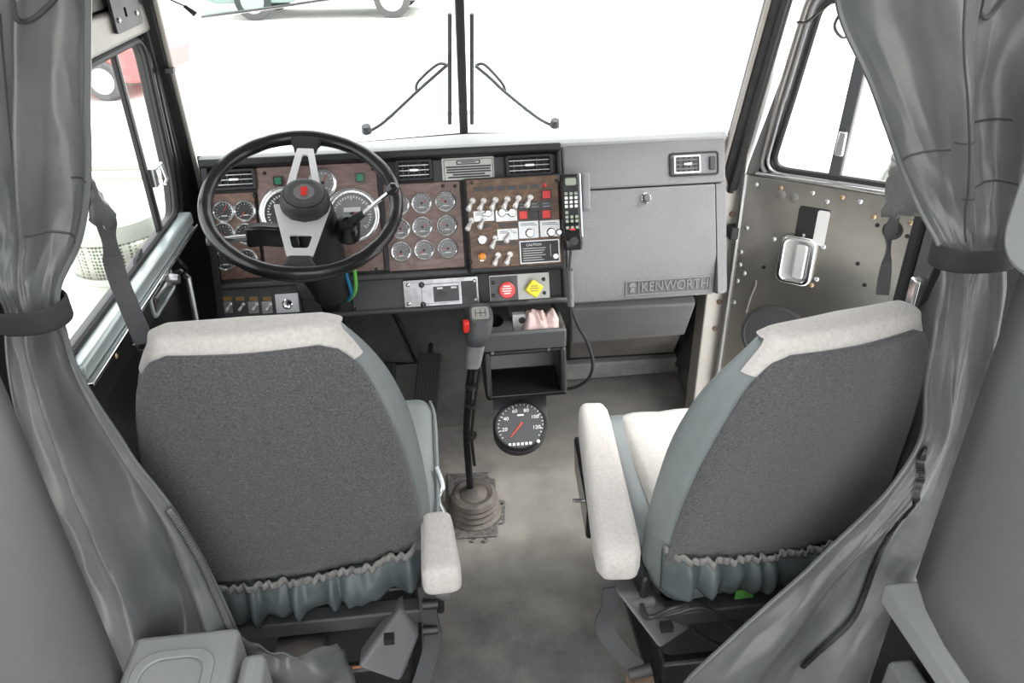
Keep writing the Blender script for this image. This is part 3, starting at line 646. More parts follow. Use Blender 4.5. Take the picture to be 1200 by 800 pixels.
text('plate_title', 'CAUTION', .0085, 'ink_white', o, FD @ T(a[0]+.034, a[3]-.009, HS+.0032), .0003)
q = MB()
for i, wd in enumerate((.058, .055, .05, .057, .046, .052)): q.box((a[0]+.006, a[3]-.0185-.0058*i, HS+.003), (a[0]+.006+wd, a[3]-.0163-.0058*i, HS+.0036))
q.box((a[2]-.022, a[1]+.012, HS+.003), (a[2]-.02, a[3]-.01, HS+.0036)); q.build('plate_print', 'ink_dim', o, FD, smooth=False)
knob('selector_knob', 651, 300, 4.2, HS+.003, .014, 'satin_metal')

# ---- lower strip: brake valve plate, blank panel, left switch panel, ignition
a = Dr(412, 326, 474, 366); MB().box((a[0], a[1], -.012), (a[2], a[3], .002)).build('blank_panel', 'charcoal', dash, FD, bevel=.003)
q = MB(); k = D(418, 362); screw(q, k[0], k[1], .002, .005); q.build('screw', 'dark_metal', dash, FD)
bp = panel('brake_valve_plate', 574, 321, 644, 356, 'plate_silver', h0=-.012, h1=.003, r=.001, bevel=0)
a = Dr(574, 323, 607, 355, .003); MB().box((a[0]+.001, a[1]+.001, .002), (a[2], a[3]-.001, .0045)).build('red_side_plate', 'lower_grey', bp, FD)
for px, py in ((578, 331), (578, 346), (637, 327), (638, 343), (653, 350)):
    k = D(px, py, .004); q = MB(); screw(q, k[0], k[1], .003, .005); q.build('screw', 'dark_metal', bp, FD)
def ngon_knob(px, py, rpx, n, rot, m, name, lab):
    u, v = D(px, py, .035); r = rpx*.0020
    o = MB(); o.lathe([(r*.45, 0), (r*.45, .024)], (u, v+.004, .003), (0, 0, 1), 14); o = o.build('valve_stem', 'dark_metal', dash, FD)
    pts = [(u+r*math.cos(R(rot+360*k/n)), v+r*math.sin(R(rot+360*k/n))) for k in range(n)]
    q = MB(); q.prism(roundpoly(pts, r*.25, 3), .024, .040); q.build(name, m, o, FD, bevel=.003, label=lab)
    return u, v, o
u, v, o = ngon_knob(594, 340, 11, 8, 22.5, 'red_knob', 'trailer_air_knob', 'red octagonal air supply knob')
q = MB()
for i, wd in enumerate((.009, .012, .011, .008)): q.box((u-wd, v+.009-.006*i, .0395), (u+wd, v+.012-.006*i, .0405))
q.build('knob_print', 'ink_white', o, FD, smooth=False)
u, v, o = ngon_knob(626, 338, 12.5, 4, 8, 'yellow_knob', 'parking_brake_knob', 'yellow square parking brake knob')
q = MB()
for i, wd in enumerate((.008, .011, .01)): q.box((u-wd, v+.006-.006*i, .0395), (u+wd, v+.008-.006*i, .0405))
q.build('knob_print', 'amber_dim', o, FD, smooth=False)
lp = panel('lower_switch_panel', 251, 334, 352, 371, 'charcoal', h0=-.012, h1=.006)
for px in (266, 281, 297, 313):
    o = panel('indicator_lamp', px-5, 347.5, px+5, 352.5, 'amber_dim', h0=.006, h1=.010, r=.001, bevel=.001)
    panel('switch_plate', px-6, 353, px+6, 367, 'brushed' if px != 281 else 'charcoal', h0=.006, h1=.008, r=.001, bevel=0)
    toggle(px+3, 359, dash, .008, .58)
o = panel('ignition_plate', 323, 344, 350, 366, 'satin_metal', h0=.006, h1=.009, r=.001, bevel=0)
k = D(337, 356, .012); q = MB(); q.lathe([(.0135, 0), (.0125, .008), (.010, .010), (.009, .007), (.003, .006)], (k[0], k[1], .009), (0, 0, 1), 20); q.build('key_barrel', 'chrome', o, FD)
MB().box((k[0]-.001, k[1]-.004, .015), (k[0]+.001, k[1]+.004, .0175)).build('key_slot', 'black_gloss', o, FD)
k = D(255, 342, .006); q = MB(); screw(q, k[0], k[1], .006, .004); q.build('screw', 'brass_screw', dash, FD)

# ---- passenger side of the dash
gp = MB(); vs_ = D(760, 219)[1]; vL = D(750, 303)[1]; vE = (D(670, 357)[1]+D(838, 346)[1])/2
g0, g1 = uM+.002, uR-.002
prof = [(vT+.006, -.03), (vT-.004, -.004), (vT-.012, .0), (vs_+.002, .0)]
q = MB(); q.loft([[(u, v, h) for v, h in prof]+[(u, vs_+.002, -.12), (u, vT-.02, -.12)] for u in (g0, g1)]); q.build('passenger_panel', 'dash_grey', dash, FD, bevel=.006, seg=3)
q = MB(); gw0, gw1 = D(666, 300)[0], D(843, 300)[0]
prof = [(vs_-.001, .0), (vL, .0), (vE+.015, -.022), (vE, -.03)]
q.loft([[(u, v, h) for v, h in prof]+[(u, vE, -.1), (u, vs_-.001, -.1)] for u in (g0, g1-.028)]); gd = q.build('glove_box_door', 'dash_grey', dash, FD, bevel=.004, seg=2)
MB().prism(roundpoly([(g1-.0272, vE+.003), (g1-.002, vE+.003), (g1, vs_-.001), (g1-.0272, vs_-.001)], [.002, .02, .002, .002], 4), -.1, .0).build('end_panel', 'dash_grey', dash, FD, bevel=.002)
u, v = D(757, 232); q = MB(); q.lathe([(.0135, 0), (.0135, .004), (.0115, .006), (.0095, .0055)], (u, v, 0), (0, 0, 1), 20, True, False); o = q.build('glove_box_latch', 'chrome', gd, FD)
q = MB(); q.lathe([(.0095, 0), (.0090, .012), (.0075, .014)], (u, v, 0), (0, 0, 1), 20); q.build('latch_button', 'lower_grey', gd, FD)
a = Dr(784, 178, 842, 206); o = MB().ring(rrect(a[0], a[1], a[2], a[3], .008, 4), rrect(a[0]+.005, a[1]+.005, a[2]-.005, a[3]-.005, .005, 4), -.004, .004).build('air_vent', 'black_plastic', dash, FD, bevel=.001)
MB().prism(rrect(a[0]+.004, a[1]+.004, a[2]-.004, a[3]-.004, .005, 4), -.004, .002).build('vent_plate', 'dash_grey', o, FD)
b = Dr(789, 182, 820, 203, .003); MB().ring(rrect(b[0], b[1], b[2], b[3], .003, 3), rrect(b[0]+.004, b[1]+.004, b[2]-.003, b[3]-.004, .002, 3), .002, .010).build('grille_frame', 'satin_metal', o, FD)
MB().box((b[0]+.003, b[1]+.003, .002), (b[2]-.003, b[3]-.003, .0035)).build('vent_throat', 'kick_brown', o, FD)
for i in range(3):
    y = b[1]+.006+(b[3]-b[1]-.012)*(i+.5)/3; MB().box((b[0]+.004, y-.002, .0035), (b[2]-.004, y+.002, .007)).build('slat', 'lower_grey', o, FD)
for i in range(4):
    x = b[0]+.006+(b[2]-b[0]-.012)*(i+.5)/4; MB().box((x-.001, b[1]+.004, .0033), (x+.001, b[3]-.004, .0055)).build('vane', 'black_gloss', o, FD)
MB().box(((b[0]+b[2])/2-.01, (b[1]+b[3])/2-.003, .006), ((b[0]+b[2])/2+.012, (b[1]+b[3])/2+.004, .012)).build('thumb_tab', 'satin_metal', o, FD, bevel=.002)
b = Dr(831, 183, 838, 199, .002); MB().box((b[0], b[1], .002), (b[2], b[3], .008)).build('shutter_wheel', 'charcoal', o, FD, bevel=.002)
# embossed maker's name on the glove box door (lies in the sloped lower part)
A0 = V(((g0+g1)/2, vL, .0)); A1 = V(((g0+g1)/2, vE+.015, -.022)); up = (A0-A1).normalized()
FK = FD @ frame(A0, (1, 0, 0), up)
a = hit(FK, 733, 347); b = hit(FK, 833, 322); print('LOGO', a, b)
k0, k1 = hit(FK, 733, 336)[0], hit(FK, 832, 332)[0]; z0 = hit(FK, 783, 343)[1]; z1 = hit(FK, 783, 326)[1]
MB().ring(rrect(k0, z0, k1, z1, .001, 2), rrect(k0+.0025, z0+.0025, k1-.0025, z1-.0025, .001, 2), -.002, .0025).build('badge_rim', 'dash_grey', gd, FK)
MB().box((k0+.002, z0+.002, -.002), (k1-.002, z1-.002, .0006)).build('badge_field', 'lower_grey', gd, FK)
MB().box((k0+.0335, z0+.002, -.002), (k0+.0355, z1-.002, .0025)).build('badge_divider', 'dash_grey', gd, FK)
t_ = text('badge_letters', 'KENWORTH', (z1-z0)*.92, 'dash_grey', gd, FK @ T((k0+.036+k1)/2, (z0+z1)/2, .0012), .0016, sx=1.0)
xs = [FK.inverted() @ (v_.co+OFF[gd.name]) for v_ in t_.data.vertices]; wid = max(p.x for p in xs)-min(p.x for p in xs); tgt = (k1-k0-.036)*.93; cxm = (k0+.036+k1)/2
for v_, p in zip(t_.data.vertices, xs): v_.co = (FK @ V(((p.x-cxm)*tgt/wid+cxm, p.y, p.z)))-OFF[gd.name]
# small crest beside the letters
q = MB(); cx, cy, s_ = k0+.0178, (z0+z1)/2, (z1-z0)
q.prism([(cx-.0065, cy-.30*s_), (cx+.0065, cy-.30*s_), (cx+.005, cy+.05*s_), (cx-.005, cy+.05*s_)], .0, .0028)
q.prism(roundpoly([(cx-.010, cy+.08*s_), (cx+.010, cy+.08*s_), (cx+.006, cy+.36*s_), (cx-.006, cy+.36*s_)], .003, 3), .0, .0028)
q.build('badge_crest', 'dash_grey', gd, FK)

# ---- heater housing, kick plate and ledge under the glove box
hz = root('heater_housing', (.45, 2.0, .0), 'grey lower panel and dark kick plate under the glove box', 'panel')
def quad_slab(pts, th): 
    P = [V(p) for p in pts]; n = (P[1]-P[0]).cross(P[3]-P[0]).normalized(); return MB().hexa(P, [p-n*th for p in P])
xl = at(667, 370, y=1.83).x; yA, yB = 1.80, 1.93
quad_slab([at(667, 392, y=yB), at(800, 382, y=yB), at(813, 345, y=yA), at(667, 352, y=yA)], -.03).build('lower_panel', 'lower_grey', hz, bevel=.006)
quad_slab([at(667, 413, y=2.12), at(788, 406, y=2.12), at(800, 378, y=1.97), at(667, 389, y=1.97)], -.02).build('kick_plate', 'kick_brown', hz, bevel=.004)
za = at(730, 432, z=.0); 
quad_slab([at(660, 434, y=2.26), at(792, 424, y=2.26), at(790, 408, y=2.24), at(660, 416, y=2.24)], -.05).build('ledge', 'ledge_grey', hz, bevel=.006)
quad_slab([at(660, 416, y=2.235), at(790, 408, y=2.235), at(790, 402, y=2.20), at(660, 410, y=2.20)], -.02).build('rubber_strip', 'black_rubber', hz)
quad_slab([at(794, 428, y=2.2), at(824, 440, y=2.0), at(834, 345, y=2.0), at(810, 345, y=2.2)], -.01).build('side_kick', 'charcoal', hz)
for px, py, yy in ((716, 404, 2.06), (738, 421, 2.24), (799, 403, 2.18)):
    a = at(px, py, y=yy); q = MB(); q.lathe([(.008, 0), (.007, .006)], a+V((0, .012, 0)), (0, -1, .3), 10); q.build('bolt', 'copper' if px == 716 else 'dark_metal', hz)
a = at(820, 352, y=2.02); q = MB(); q.box((a.x-.012, a.y, a.z-.012), (a.x+.012, a.y+.02, a.z+.014)); q.build('foam_pad', 'wood_ply', hz, bevel=.005)

# ---- radio mounted in the lower strip
rd = root('radio', FD @ V((D(517, 344)[0], D(517, 344)[1], 0)), 'chrome fronted radio with two small knobs set under the gauges', 'radio')
def dpanel(name, x0, y0, x1, y1, m, par, h0, h1, r=.001, bevel=0.0):
    a = Dr(x0, y0, x1, y1, h1); return MB().prism(rrect(a[0], a[1], a[2], a[3], r, 2), h0, h1).build(name, m, par, FD, bevel=bevel)
dpanel('chassis', 475, 328, 560, 361, 'dark_metal', rd, -.06, .002)
dpanel('faceplate', 473, 326, 561, 362, 'radio_face', rd, .002, .006, .002, .001)
dpanel('cassette_bay', 494, 332, 539, 355, 'radio_face', rd, .006, .011, .002, .001)
dpanel('display', 508, 335, 538, 353, 'dial_grey', rd, .011, .0125)
dpanel('button_bank', 541, 329, 559, 358, 'charcoal', rd, .006, .009, .001, .001)
for y0 in (333, 339, 345): dpanel('button', 553, y0, 557, y0+4, 'dial_dark', rd, .009, .0105)
dpanel('square_button', 543, 336, 551, 347, 'dial_dark', rd, .009, .0105)
a = Dr(513, 339, 523, 349, .0125); cx, cy = (a[0]+a[2])/2, (a[1]+a[3])/2; q = MB(); q.prism([(cx-.014, cy), (cx, cy-.009), (cx+.014, cy), (cx, cy+.009)], .0125, .0135); q.build('diamond_mark', 'dial_dark', rd, FD, smooth=False)
q = MB(); a = Dr(512, 336, 536, 338, .0125); q.box((a[0], a[1], .0125), (a[0]+.014, a[3], .0132)); q.box((a[2]-.016, a[1], .0125), (a[2]-.002, a[3], .0132)); q.build('display_print', 'ink_white', rd, FD, smooth=False)
for px, py in ((494, 334), (496, 357)):
    u, v = D(px, py, .015); q = MB(); q.lathe([(.006, 0), (.0075, .002), (.0065, .012), (.004, .013)], (u, v, .006), (0, 0, 1), 16); q.build('tuning_knob', 'black_gloss', rd, FD)
for px, py in ((478, 334), (479, 356), (556, 329), (557, 351)):
    u, v = D(px, py, .006); q = MB(); screw(q, u, v, .006, .005); q.build('screw', 'brushed', rd, FD)

# ---- phone handset in its cradle, clipped beside the switch panel
HP = .055
ph = root('phone_handset', FD @ V((D(669, 250)[0], D(669, 250)[1], HP)), 'black phone handset with keypad beside the switch panel', 'phone')
a = Dr(658, 204, 680, 293, HP); u0, v0, u1, v1 = a; L_ = v1-v0
rg = []
for k, wd, hh in ((0, .92, .028), (.12, 1, .034), (.3, .97, .022), (.6, .97, .020), (.85, 1, .026), (1, .96, .024)):
    cx = (u0+u1)/2; hw = (u1-u0)/2*wd; v = v0+L_*k; rg.append([(cx-hw, v, HP-.012), (cx+hw, v, HP-.012), (cx+hw, v, HP-.012+hh*.8), (cx+hw*.85, v, HP-.012+hh), (cx-hw*.85, v, HP-.012+hh), (cx-hw, v, HP-.012+hh*.8)])
MB().loft(rg).build('body', 'black_gloss', ph, FD, bevel=.003)
def kz(k): # surface height along the handset
    ks = ((0, .028), (.12, .034), (.3, .022), (.6, .020), (.85, .026), (1, .024))
    for (a_, b_), (c_, d_) in zip(ks, ks[1:]):
        if a_ <= k <= c_: return HP-.012+b_+(d_-b_)*(k-a_)/(c_-a_)
def onph(fx, k, hw, hh, m, name, th=.002, par=ph):
    cx = u0+(u1-u0)*fx; v = v0+L_*k; h = kz(k); q = MB(); q.prism(rrect(cx-hw, v-hh, cx+hw, v+hh, min(hw, hh)*.5, 3), h-.002, h+th); q.build(name, m, par, FD)
onph(.5, .90, .0165, .0115, 'dial_dark', 'screen_bezel', .0015); onph(.5, .90, .0135, .0085, 'lcd', 'screen', .0022)
for i in range(8):
    for j in range(3):
        if i == 4 and j > 0: continue
        m_ = 'ink_white' if 1 <= i <= 3 else 'lcd'
        onph(.24+.26*j, (.745, .69, .635, .58, .50, .44, .385, .33)[i] if i < 7 else .30, .0038, .0036, m_, 'key', .002)
onph(.5, .275, .007, .002, 'red_plastic', 'brand_mark', .001)
q = MB(); q.lathe([(.011, 0), (.010, .003), (.004, .0025)], ((u0+u1)/2, v0+L_*.12, kz(.12)), (0, 0, 1), 16); q.build('mouthpiece', 'dial_dark', ph, FD)
MB().box((u1-.002, v0+.03, HP-.02), (u1+.004, v1, HP+.008)).build('side_trim', 'satin_metal', ph, FD, bevel=.002)
ck = root('phone_cradle', FD @ V((D(686, 225)[0], D(686, 225)[1], HP)), 'grey plastic phone cradle clipped behind the handset', 'cradle')
a = Dr(680, 202, 692, 247, HP-.01); MB().box((a[0]+.006, a[1], HP-.05), (a[2], a[3], HP-.006)).build('clip', 'dash_grey', ck, FD, bevel=.006, seg=3)
MB().box((a[0]-.03, a[1]+.01, .004), (a[2]-.006, a[3]-.01, HP-.051)).build('bracket', 'charcoal', ck, FD, bevel=.003)
MB().box((a[2]-.004, a[1]+.012, HP-.02), (a[2]+.001, a[1]+.022, HP-.014)).build('catch', 'dial_dark', ck, FD)
# cord from the handset: straight coiled length then a loose loop by the console
cd = root('coiled_cable', at(669, 300, y=1.74), 'black phone cord looping down beside the centre console', 'cord')
P = [at(669, 292, y=1.745), at(668, 305, y=1.74), at(668, 318, y=1.72)]
MB().tube(P, .0032, 8).build('lead', 'cable', cd)
co = MB(); A_, B_ = at(668, 316, y=1.72), at(669, 358, y=1.70); pts = []
for i in range(361):
    k = i/360; t = k*2*math.pi*30; c = A_+(B_-A_)*k; pts.append(c+V((math.cos(t)*.0065, math.sin(t)*.0065, 0)))
co.tube(pts, .0022, 5); co.build('coil', 'lower_grey', cd)
MB().tube(smooth_path([at(669, 357, y=1.70), at(676, 378, y=1.70), at(688, 400, y=1.70), at(695, 425, y=1.70), at(690, 443, y=1.72), at(676, 453, y=1.75), at(658, 456, y=1.78), at(648, 452, y=1.80)]), .0048, 8).build('loop', 'cable', cd)

# ================================================================== steering
def wheel_frame():
    C_ = CAM + ray(355, 236)*1.66
    n = V((.10, -math.cos(R(63)), math.sin(R(63)))).normalized(); a = V((1, 0, 0)); a = (a-n*a.dot(n)).normalized()
    return frame(C_, a, n.cross(a))
FW = wheel_frame(); RW = .2
sw = root('steering_wheel', FW @ V((0, 0, 0)), 'black steering wheel with two slotted aluminium spokes and red badge', 'steering wheel')
n_ = 96; rings = []
for i in range(n_):
    t = 2*math.pi*i/n_; c = V((math.cos(t), math.sin(t), 0)); k = V((0, 0, 1)); b1 = .0148+.002*max(0, math.cos(2*(t-math.pi/2)))**8
    wob = 1+.03*math.sin(t*24)*(1 if abs(math.sin(t)) < .9 else 0)
    rings.append([c*RW + (c*math.cos(2*math.pi*j/14)*b1 + k*math.sin(2*math.pi*j/14)*b1*1.05)*(wob if math.pi*.2 < 2*math.pi*j/14 else 1) for j in range(14)])
rings.append(rings[0]); q = MB(); q.loft(rings, False, False); q.build('rim', 'black_gloss', sw, FW)
def spoke(sg):
    # from hub (wide) to the rim (narrow), triangular or trapezoid slot
    hub, rim = .045, .158
    ow, iw = (.040, .018) if sg > 0 else (.060, .026)
    O = [(-ow, hub-.03), (ow, hub-.03), (iw, rim), (-iw, rim)]
    if sg > 0: I = [(-.018, hub+.012), (.018, hub+.012), (.006, rim-.020), (-.006, rim-.020)]
    else: I = [(-.024, hub+.055), (.024, hub+.055), (.016, rim-.022), (-.016, rim-.022)]
    O = roundpoly(O, .004, 3); I = roundpoly(I, .006, 3)
    dz = lambda y: .004
    m = MB(); m.ring([(x, y*sg) for x, y in O], [(x, y*sg) for x, y in I], -.003, .003)
    for v_ in m.v: v_.z += dz(abs(v_.y))
    return m
for sg in (1, -1):
    o = spoke(sg).build('spoke', 'spoke_alloy', sw, FW, bevel=.0012)
    q = MB(); y0, y1 = .150*sg, RW*sg
    q.loft([[(x, y, z) for x, z in ((-w_, -h_), (w_, -h_), (w_, h_), (-w_, h_))] for y, w_, h_ in ((y0, .024, .006), (y0+(y1-y0)*.4, .027, .009), (y0+(y1-y0)*.75, .036, .012), (y1, .05, .011))]); q.build('spoke_grip', 'black_rubber', sw, FW, bevel=.005, seg=3)
FH = FW @ T(.006, -.012, -.018)
q = MB(); q.lathe([(.050, -.02), (.053, .0), (.053, .03), (.050, .047), (.044, .055), (.041, .0555)], (0, 0, 0), (0, 0, 1), 36); q.build('hub', 'black_plastic', sw, FH)
for t in (-120, -90, -60):
    q = MB(); c_, s_ = math.cos(R(t)), math.sin(R(t)); b = V((c_*.053, s_*.053, .022)); q.box((-.006, -.001, -.006), (.006, .0015, .006)); o = q.build('hub_notch', 'charcoal', sw, FH @ T(*b) @ Matrix.Rotation(R(t+90), 4, 'Z') )
q = MB(); q.lathe([(.042, .05), (.041, .058), (.036, .0605), (.030, .0595), (.024, .0595)], (0, 0, 0), (0, 0, 1), 36); hb = q.build('horn_button', 'charcoal', sw, FH)
q = MB(); q.lathe([(.0225, .059), (.021, .0612)], (0, 0, 0), (0, 0, 1), 28); q.build('badge_disc', 'lower_grey', hb, FH)
q = MB(); q.prism(roundpoly([(-.006, -.012), (.006, -.012), (.0065, .004), (-.0065, .004)], .003, 3), .061, .0628); q.prism(roundpoly([(-.0085, .003), (.0085, .003), (.005, .013), (-.005, .013)], .003, 3), .061, .0628); q.build('badge', 'red_plastic', hb, FH)
# column
ST = root('steering_column', at(372, 345, y=1.72), 'black steering column shroud with turn signal lever and chrome brake handle', 'steering column')
cdir = FW.to_3x3() @ V((0, 0, -1)); ctop = FW @ V((0, 0, -.022))
base = at(380, 333, y=1.70)
q = MB(); axis = [ctop, ctop+cdir*.05, ctop+cdir*.10+V((0, .008, 0)), (ctop+cdir*.12)*.4+base*.6, base+V((0, .03, -.03))]
axis = [p+V((.012, 0, 0)) for p in axis]; q.tube(axis, [.050, .060, .064, .058, .050], 24); q.build('shroud', 'black_plastic', ST)
q = MB(); bl_ = at(350, 349, y=1.70); br_ = at(405, 345, y=1.70)
q.loft([[(bl_.x+.004, 1.69, base.z+.045), (br_.x-.004, 1.69, base.z+.05), (br_.x, 1.80, base.z+.05), (bl_.x, 1.80, base.z+.045)], [(bl_.x, 1.675, base.z+.0), (br_.x, 1.675, base.z+.004), (br_.x, 1.80, base.z+.0), (bl_.x, 1.80, base.z)], [(bl_.x+.008, 1.69, base.z-.035), (br_.x-.006, 1.69, base.z-.03), (br_.x-.006, 1.79, base.z-.035), (bl_.x+.008, 1.79, base.z-.035)]])
q.build('column_bracket', 'charcoal', ST, bevel=.008, seg=3)
q = MB(); q.cyl(base+V((0, .02, -.02)), V((base.x-.005, 2.05, .16)), .026, .022); q.build('steering_shaft', 'black_paint', ST)
yS = 1.60
a = at(290, 276, y=yS); b = at(326, 275, y=yS); c = at(352, 275, y=yS+.02)
q = MB(); q.loft([[p+V((0, dy, dz)) for dy, dz in ((-.02, -.022), (.02, -.022), (.022, .02), (-.02, .024))] for p in (a, (a+b)/2+V((0, 0, .003)), b, c)]); q.build('signal_housing', 'black_gloss', ST, bevel=.005)
q = MB(); d = at(262, 281, y=yS-.005); q.cyl(a+V((.005, 0, -.004)), d, .0075, .0065); q.build('signal_stalk', 'chrome', ST)
q = MB(); e_ = at(242, 283, y=yS-.01); q.cyl(d+V((.004, 0, 0)), e_, .0095, .0095); q.build('stalk_grip', 'lower_grey', ST, bevel=.002)
a = at(408, 266, y=1.63); q = MB(); q.lathe([(.026, -.03), (.027, .01), (.022, .018), (.012, .02), (.011, .016)], a, FW.to_3x3() @ V((0, 0, 1)), 20); q.build('brake_valve_body', 'black_gloss', ST)
b = at(426, 250, y=1.62); q = MB(); q.tube([a, (a+b)/2+V((0, 0, .004)), b], [.014, .011, .008], 10); q.build('lever_socket', 'black_rubber', ST)
c = at(455, 226, y=1.60); q = MB(); q.cyl(b-(c-b)*.15, c, .0052, .0045); q.build('brake_lever', 'chrome', ST)
q = MB(); q.lathe([(.006, 0), (.013, .008), (.013, .02), (.006, .028)], c, c-b, 14); q.build('lever_knob', 'black_gloss', ST)
for off_, m_ in ((0, 'wire_blue'), (9, 'wire_green')):
    q = MB(); q.tube(smooth_path([at(404+off_, 305, y=1.69), at(406+off_, 322-off_, y=1.685), at(410+off_*.8, 335, y=1.685), at(412+off_*.3, 345, y=1.70), at(408, 352, y=1.72)]), .0042, 8); q.build('air_line', m_, ST)
    q = MB(); p = at(405+off_, 314-off_*.8, y=1.687); q.cyl(p+V((0, 0, -.008)), p+V((0, 0, .008)), .006); q.build('brass_fitting', 'brass_screw', ST)

# ================================================================== pedals
def pedal(name, lab, c, yy, grooves):
    P = [at(px, py, y=yy_) for (px, py), yy_ in zip(c, yy)]
    r_ = root(name, (P[0]+P[1])/2, lab, 'pedal')
    n = (P[1]-P[0]).cross(P[3]-P[0]).normalized()
    if n.y > 0: n = -n
    q = MB(); q.hexa(P, [p-n*.022 for p in P]); q.build('tread', 'pedal_rubber', r_, bevel=.006)
    for i in range(grooves):
        k = (i+.5)/grooves; w_ = .22/grooves
        q = MB(); A = [P[0].lerp(P[1], k-w_).lerp(P[3].lerp(P[2], k-w_), .05), P[0].lerp(P[1], k+w_).lerp(P[3].lerp(P[2], k+w_), .05), P[0].lerp(P[1], k+w_).lerp(P[3].lerp(P[2], k+w_), .95), P[0].lerp(P[1], k-w_).lerp(P[3].lerp(P[2], k-w_), .95)]
        q.hexa(A, [p+n*.0035 for p in A]); q.build('rib', 'charcoal', r_, smooth=False)
    return r_, P, n
pd, P, n = pedal('accelerator_pedal', 'long ribbed black accelerator pedal left of the gear lever', [(482, 499), (511, 500), (518, 413), (491, 412)], (1.86, 1.86, 2.06, 2.06), 7)
mbot = (P[0]+P[1])/2
q = MB(); q.box((mbot.x-.03, mbot.y-.02, .0), (mbot.x+.03, mbot.y+.035, mbot.z-.004)); q.build('heel_bracket', 'plate_metal', pd, bevel=.006)
q = MB(); q.cyl((mbot.x-.036, mbot.y+.0, mbot.z-.02), (mbot.x+.038, mbot.y+.0, mbot.z-.02), .008); q.build('hinge_pin', 'rust', pd)
q = MB(); q.cyl((P[2]+P[3])/2-n*.02, V(((P[2]+P[3]).x/2, 2.22, .22)), .008); q.build('linkage', 'dark_metal', pd)
pd, P, n = pedal('brake_pedal', 'square black brake pedal half hidden behind the driver seat', [(430, 470), (462, 466), (464, 424), (436, 424)], (2.02, 2.02, 2.12, 2.12), 5)
q = MB(); q.tube([(P[2]+P[3])/2-n*.02, at(490, 425, y=2.2), V(((P[2]+P[3]).x/2, 2.30, .42))], .009, 8); q.build('pedal_arm', 'dark_metal', pd)

# ================================================================== gear lever
ys = 1.60
gs = root('gear_shifter', at(557, 600, z=.0), 'gear lever with grey grip, red splitter switch and rubber boot', 'gear lever')
p0 = at(553, 585, z=.055); fl = at(557, 603, z=.0)
q = MB(); c = [at(524, 556, z=.004), at(580, 553, z=.004), at(584, 628, z=.004), at(527, 632, z=.004)]; q.hexa(c, [p+V((0, 0, .004)) for p in c]); q.build('floor_plate', 'plate_metal', gs, bevel=.002)
q = MB(); bc = V((p0.x+.006, p0.y, 0))
prof = [(.074, .006), (.076, .014), (.066, .022), (.070, .030), (.064, .040), (.068, .050), (.063, .058), (.066, .066), (.062, .078), (.052, .084), (.040, .080), (.036, .072)]
q.lathe(prof, bc, (0, -.04, 1), 32, True, False); q.build('boot', 'boot_rubber', gs)
q = MB(); q.lathe([(.040, .070), (.038, .080), (.022, .088), (.014, .094)], bc, (0, -.04, 1), 28); q.build('boot_cap', 'boot_rubber', gs)
q = MB(); c = [at(578, 584, z=.004), at(592, 588, z=.004), at(592, 612, z=.004), at(578, 616, z=.004)]; q.hexa(c, [p+V((0, 0, .005)) for p in c]); q.build('side_tab', 'plate_metal', gs, bevel=.002)
for px, py in ((588, 592), (587, 602), (585, 610), (555, 633), (569, 633)):
    p = at(px, py, z=.006); q = MB(); q.lathe([(.006, 0), (.005, .006)], p, (0, 0, 1), 10); q.build('bolt', 'satin_metal', gs)
lb = at(551, 572, z=.09); lt = at(553, 428, y=lb.y+.0); lm = at(547, 510, y=lb.y+.004)
print('LEVER', lb, lt, p0)
q = MB(); q.tube(smooth_path([lb, at(549, 545, y=lb.y), lm, at(549, 465, y=lb.y), lt]), .0098, 12); q.build('lever', 'black_gloss', gs)
q = MB(); q.tube(smooth_path([at(556, 545, y=lb.y-.012), at(553, 510, y=lb.y-.012), at(557, 470, y=lb.y-.012), at(563, 430, y=lb.y-.012)]), .0042, 8); q.build('air_line', 'black_rubber', gs)
for py in (452, 474, 510):
    p = at(552, py, y=lb.y-.004); q = MB(); q.cyl(p-V((0, 0, .004)), p+V((0, 0, .004)), .0155); q.build('cable_tie', 'black_rubber', gs)
k0 = at(554, 428, y=lb.y); k1 = at(559, 395, y=lb.y); k2 = at(563, 370, y=lb.y+.012)
q = MB()
def kring(c, rx, ry, tilt): 
    ax = V((.06, math.sin(tilt)*1, math.cos(tilt))).normalized(); a = V((1, 0, 0)); a = (a-ax*a.dot(ax)).normalized(); b = ax.cross(a)
    return [c + a*rx*math.copysign(abs(math.cos(t))**.7, math.cos(t)) + b*ry*math.copysign(abs(math.sin(t))**.7, math.sin(t)) for t in (2*math.pi*j/24 for j in range(24))]
q.loft([kring(k0, .019, .019, 0), kring(k0.lerp(k1, .35), .0205, .020, 0), kring(k0.lerp(k1, .8), .0225, .0225, 0)]); q.build('grip', 'knob_grey', gs)
q = MB(); kk = k0.lerp(k1, .8); q.loft([kring(kk, .023, .023, 0), kring(k1, .028, .030, -.1), kring(k1.lerp(k2, .5), .032, .036, -.3), kring(k2, .031, .036, -.5), kring(k2+V((0, -.002, .008)), .026, .030, -.5)]); q.build('knob', 'charcoal', gs)
ax = V((.06, math.sin(-.5), math.cos(-.5))).normalized(); FKb = frame(k2+V((0, -.002, .008)), (1, 0, 0), ax.cross(V((1, 0, 0))))
q = MB(); q.prism(rrect(-.021, -.018, .021, .018, .008, 4), 0, .002); tp = q.build('pattern_plate', 'satin_metal', gs, FKb)
q = MB()
for x in (-.012, 0, .012): q.box((x-.0008, -.011, .002), (x+.0008, .011, .0026))
q.box((-.012, -.0008, .002), (.012, .0008, .0026)); q.build('pattern_lines', 'dial_dark', tp, FKb, smooth=False)
p = at(546, 382, y=lb.y-.004); q = MB(); q.box((p.x-.007, p.y-.012, p.z-.014), (p.x+.008, p.y+.010, p.z+.014)); q.build('splitter_switch', 'red_plastic', gs, bevel=.003)

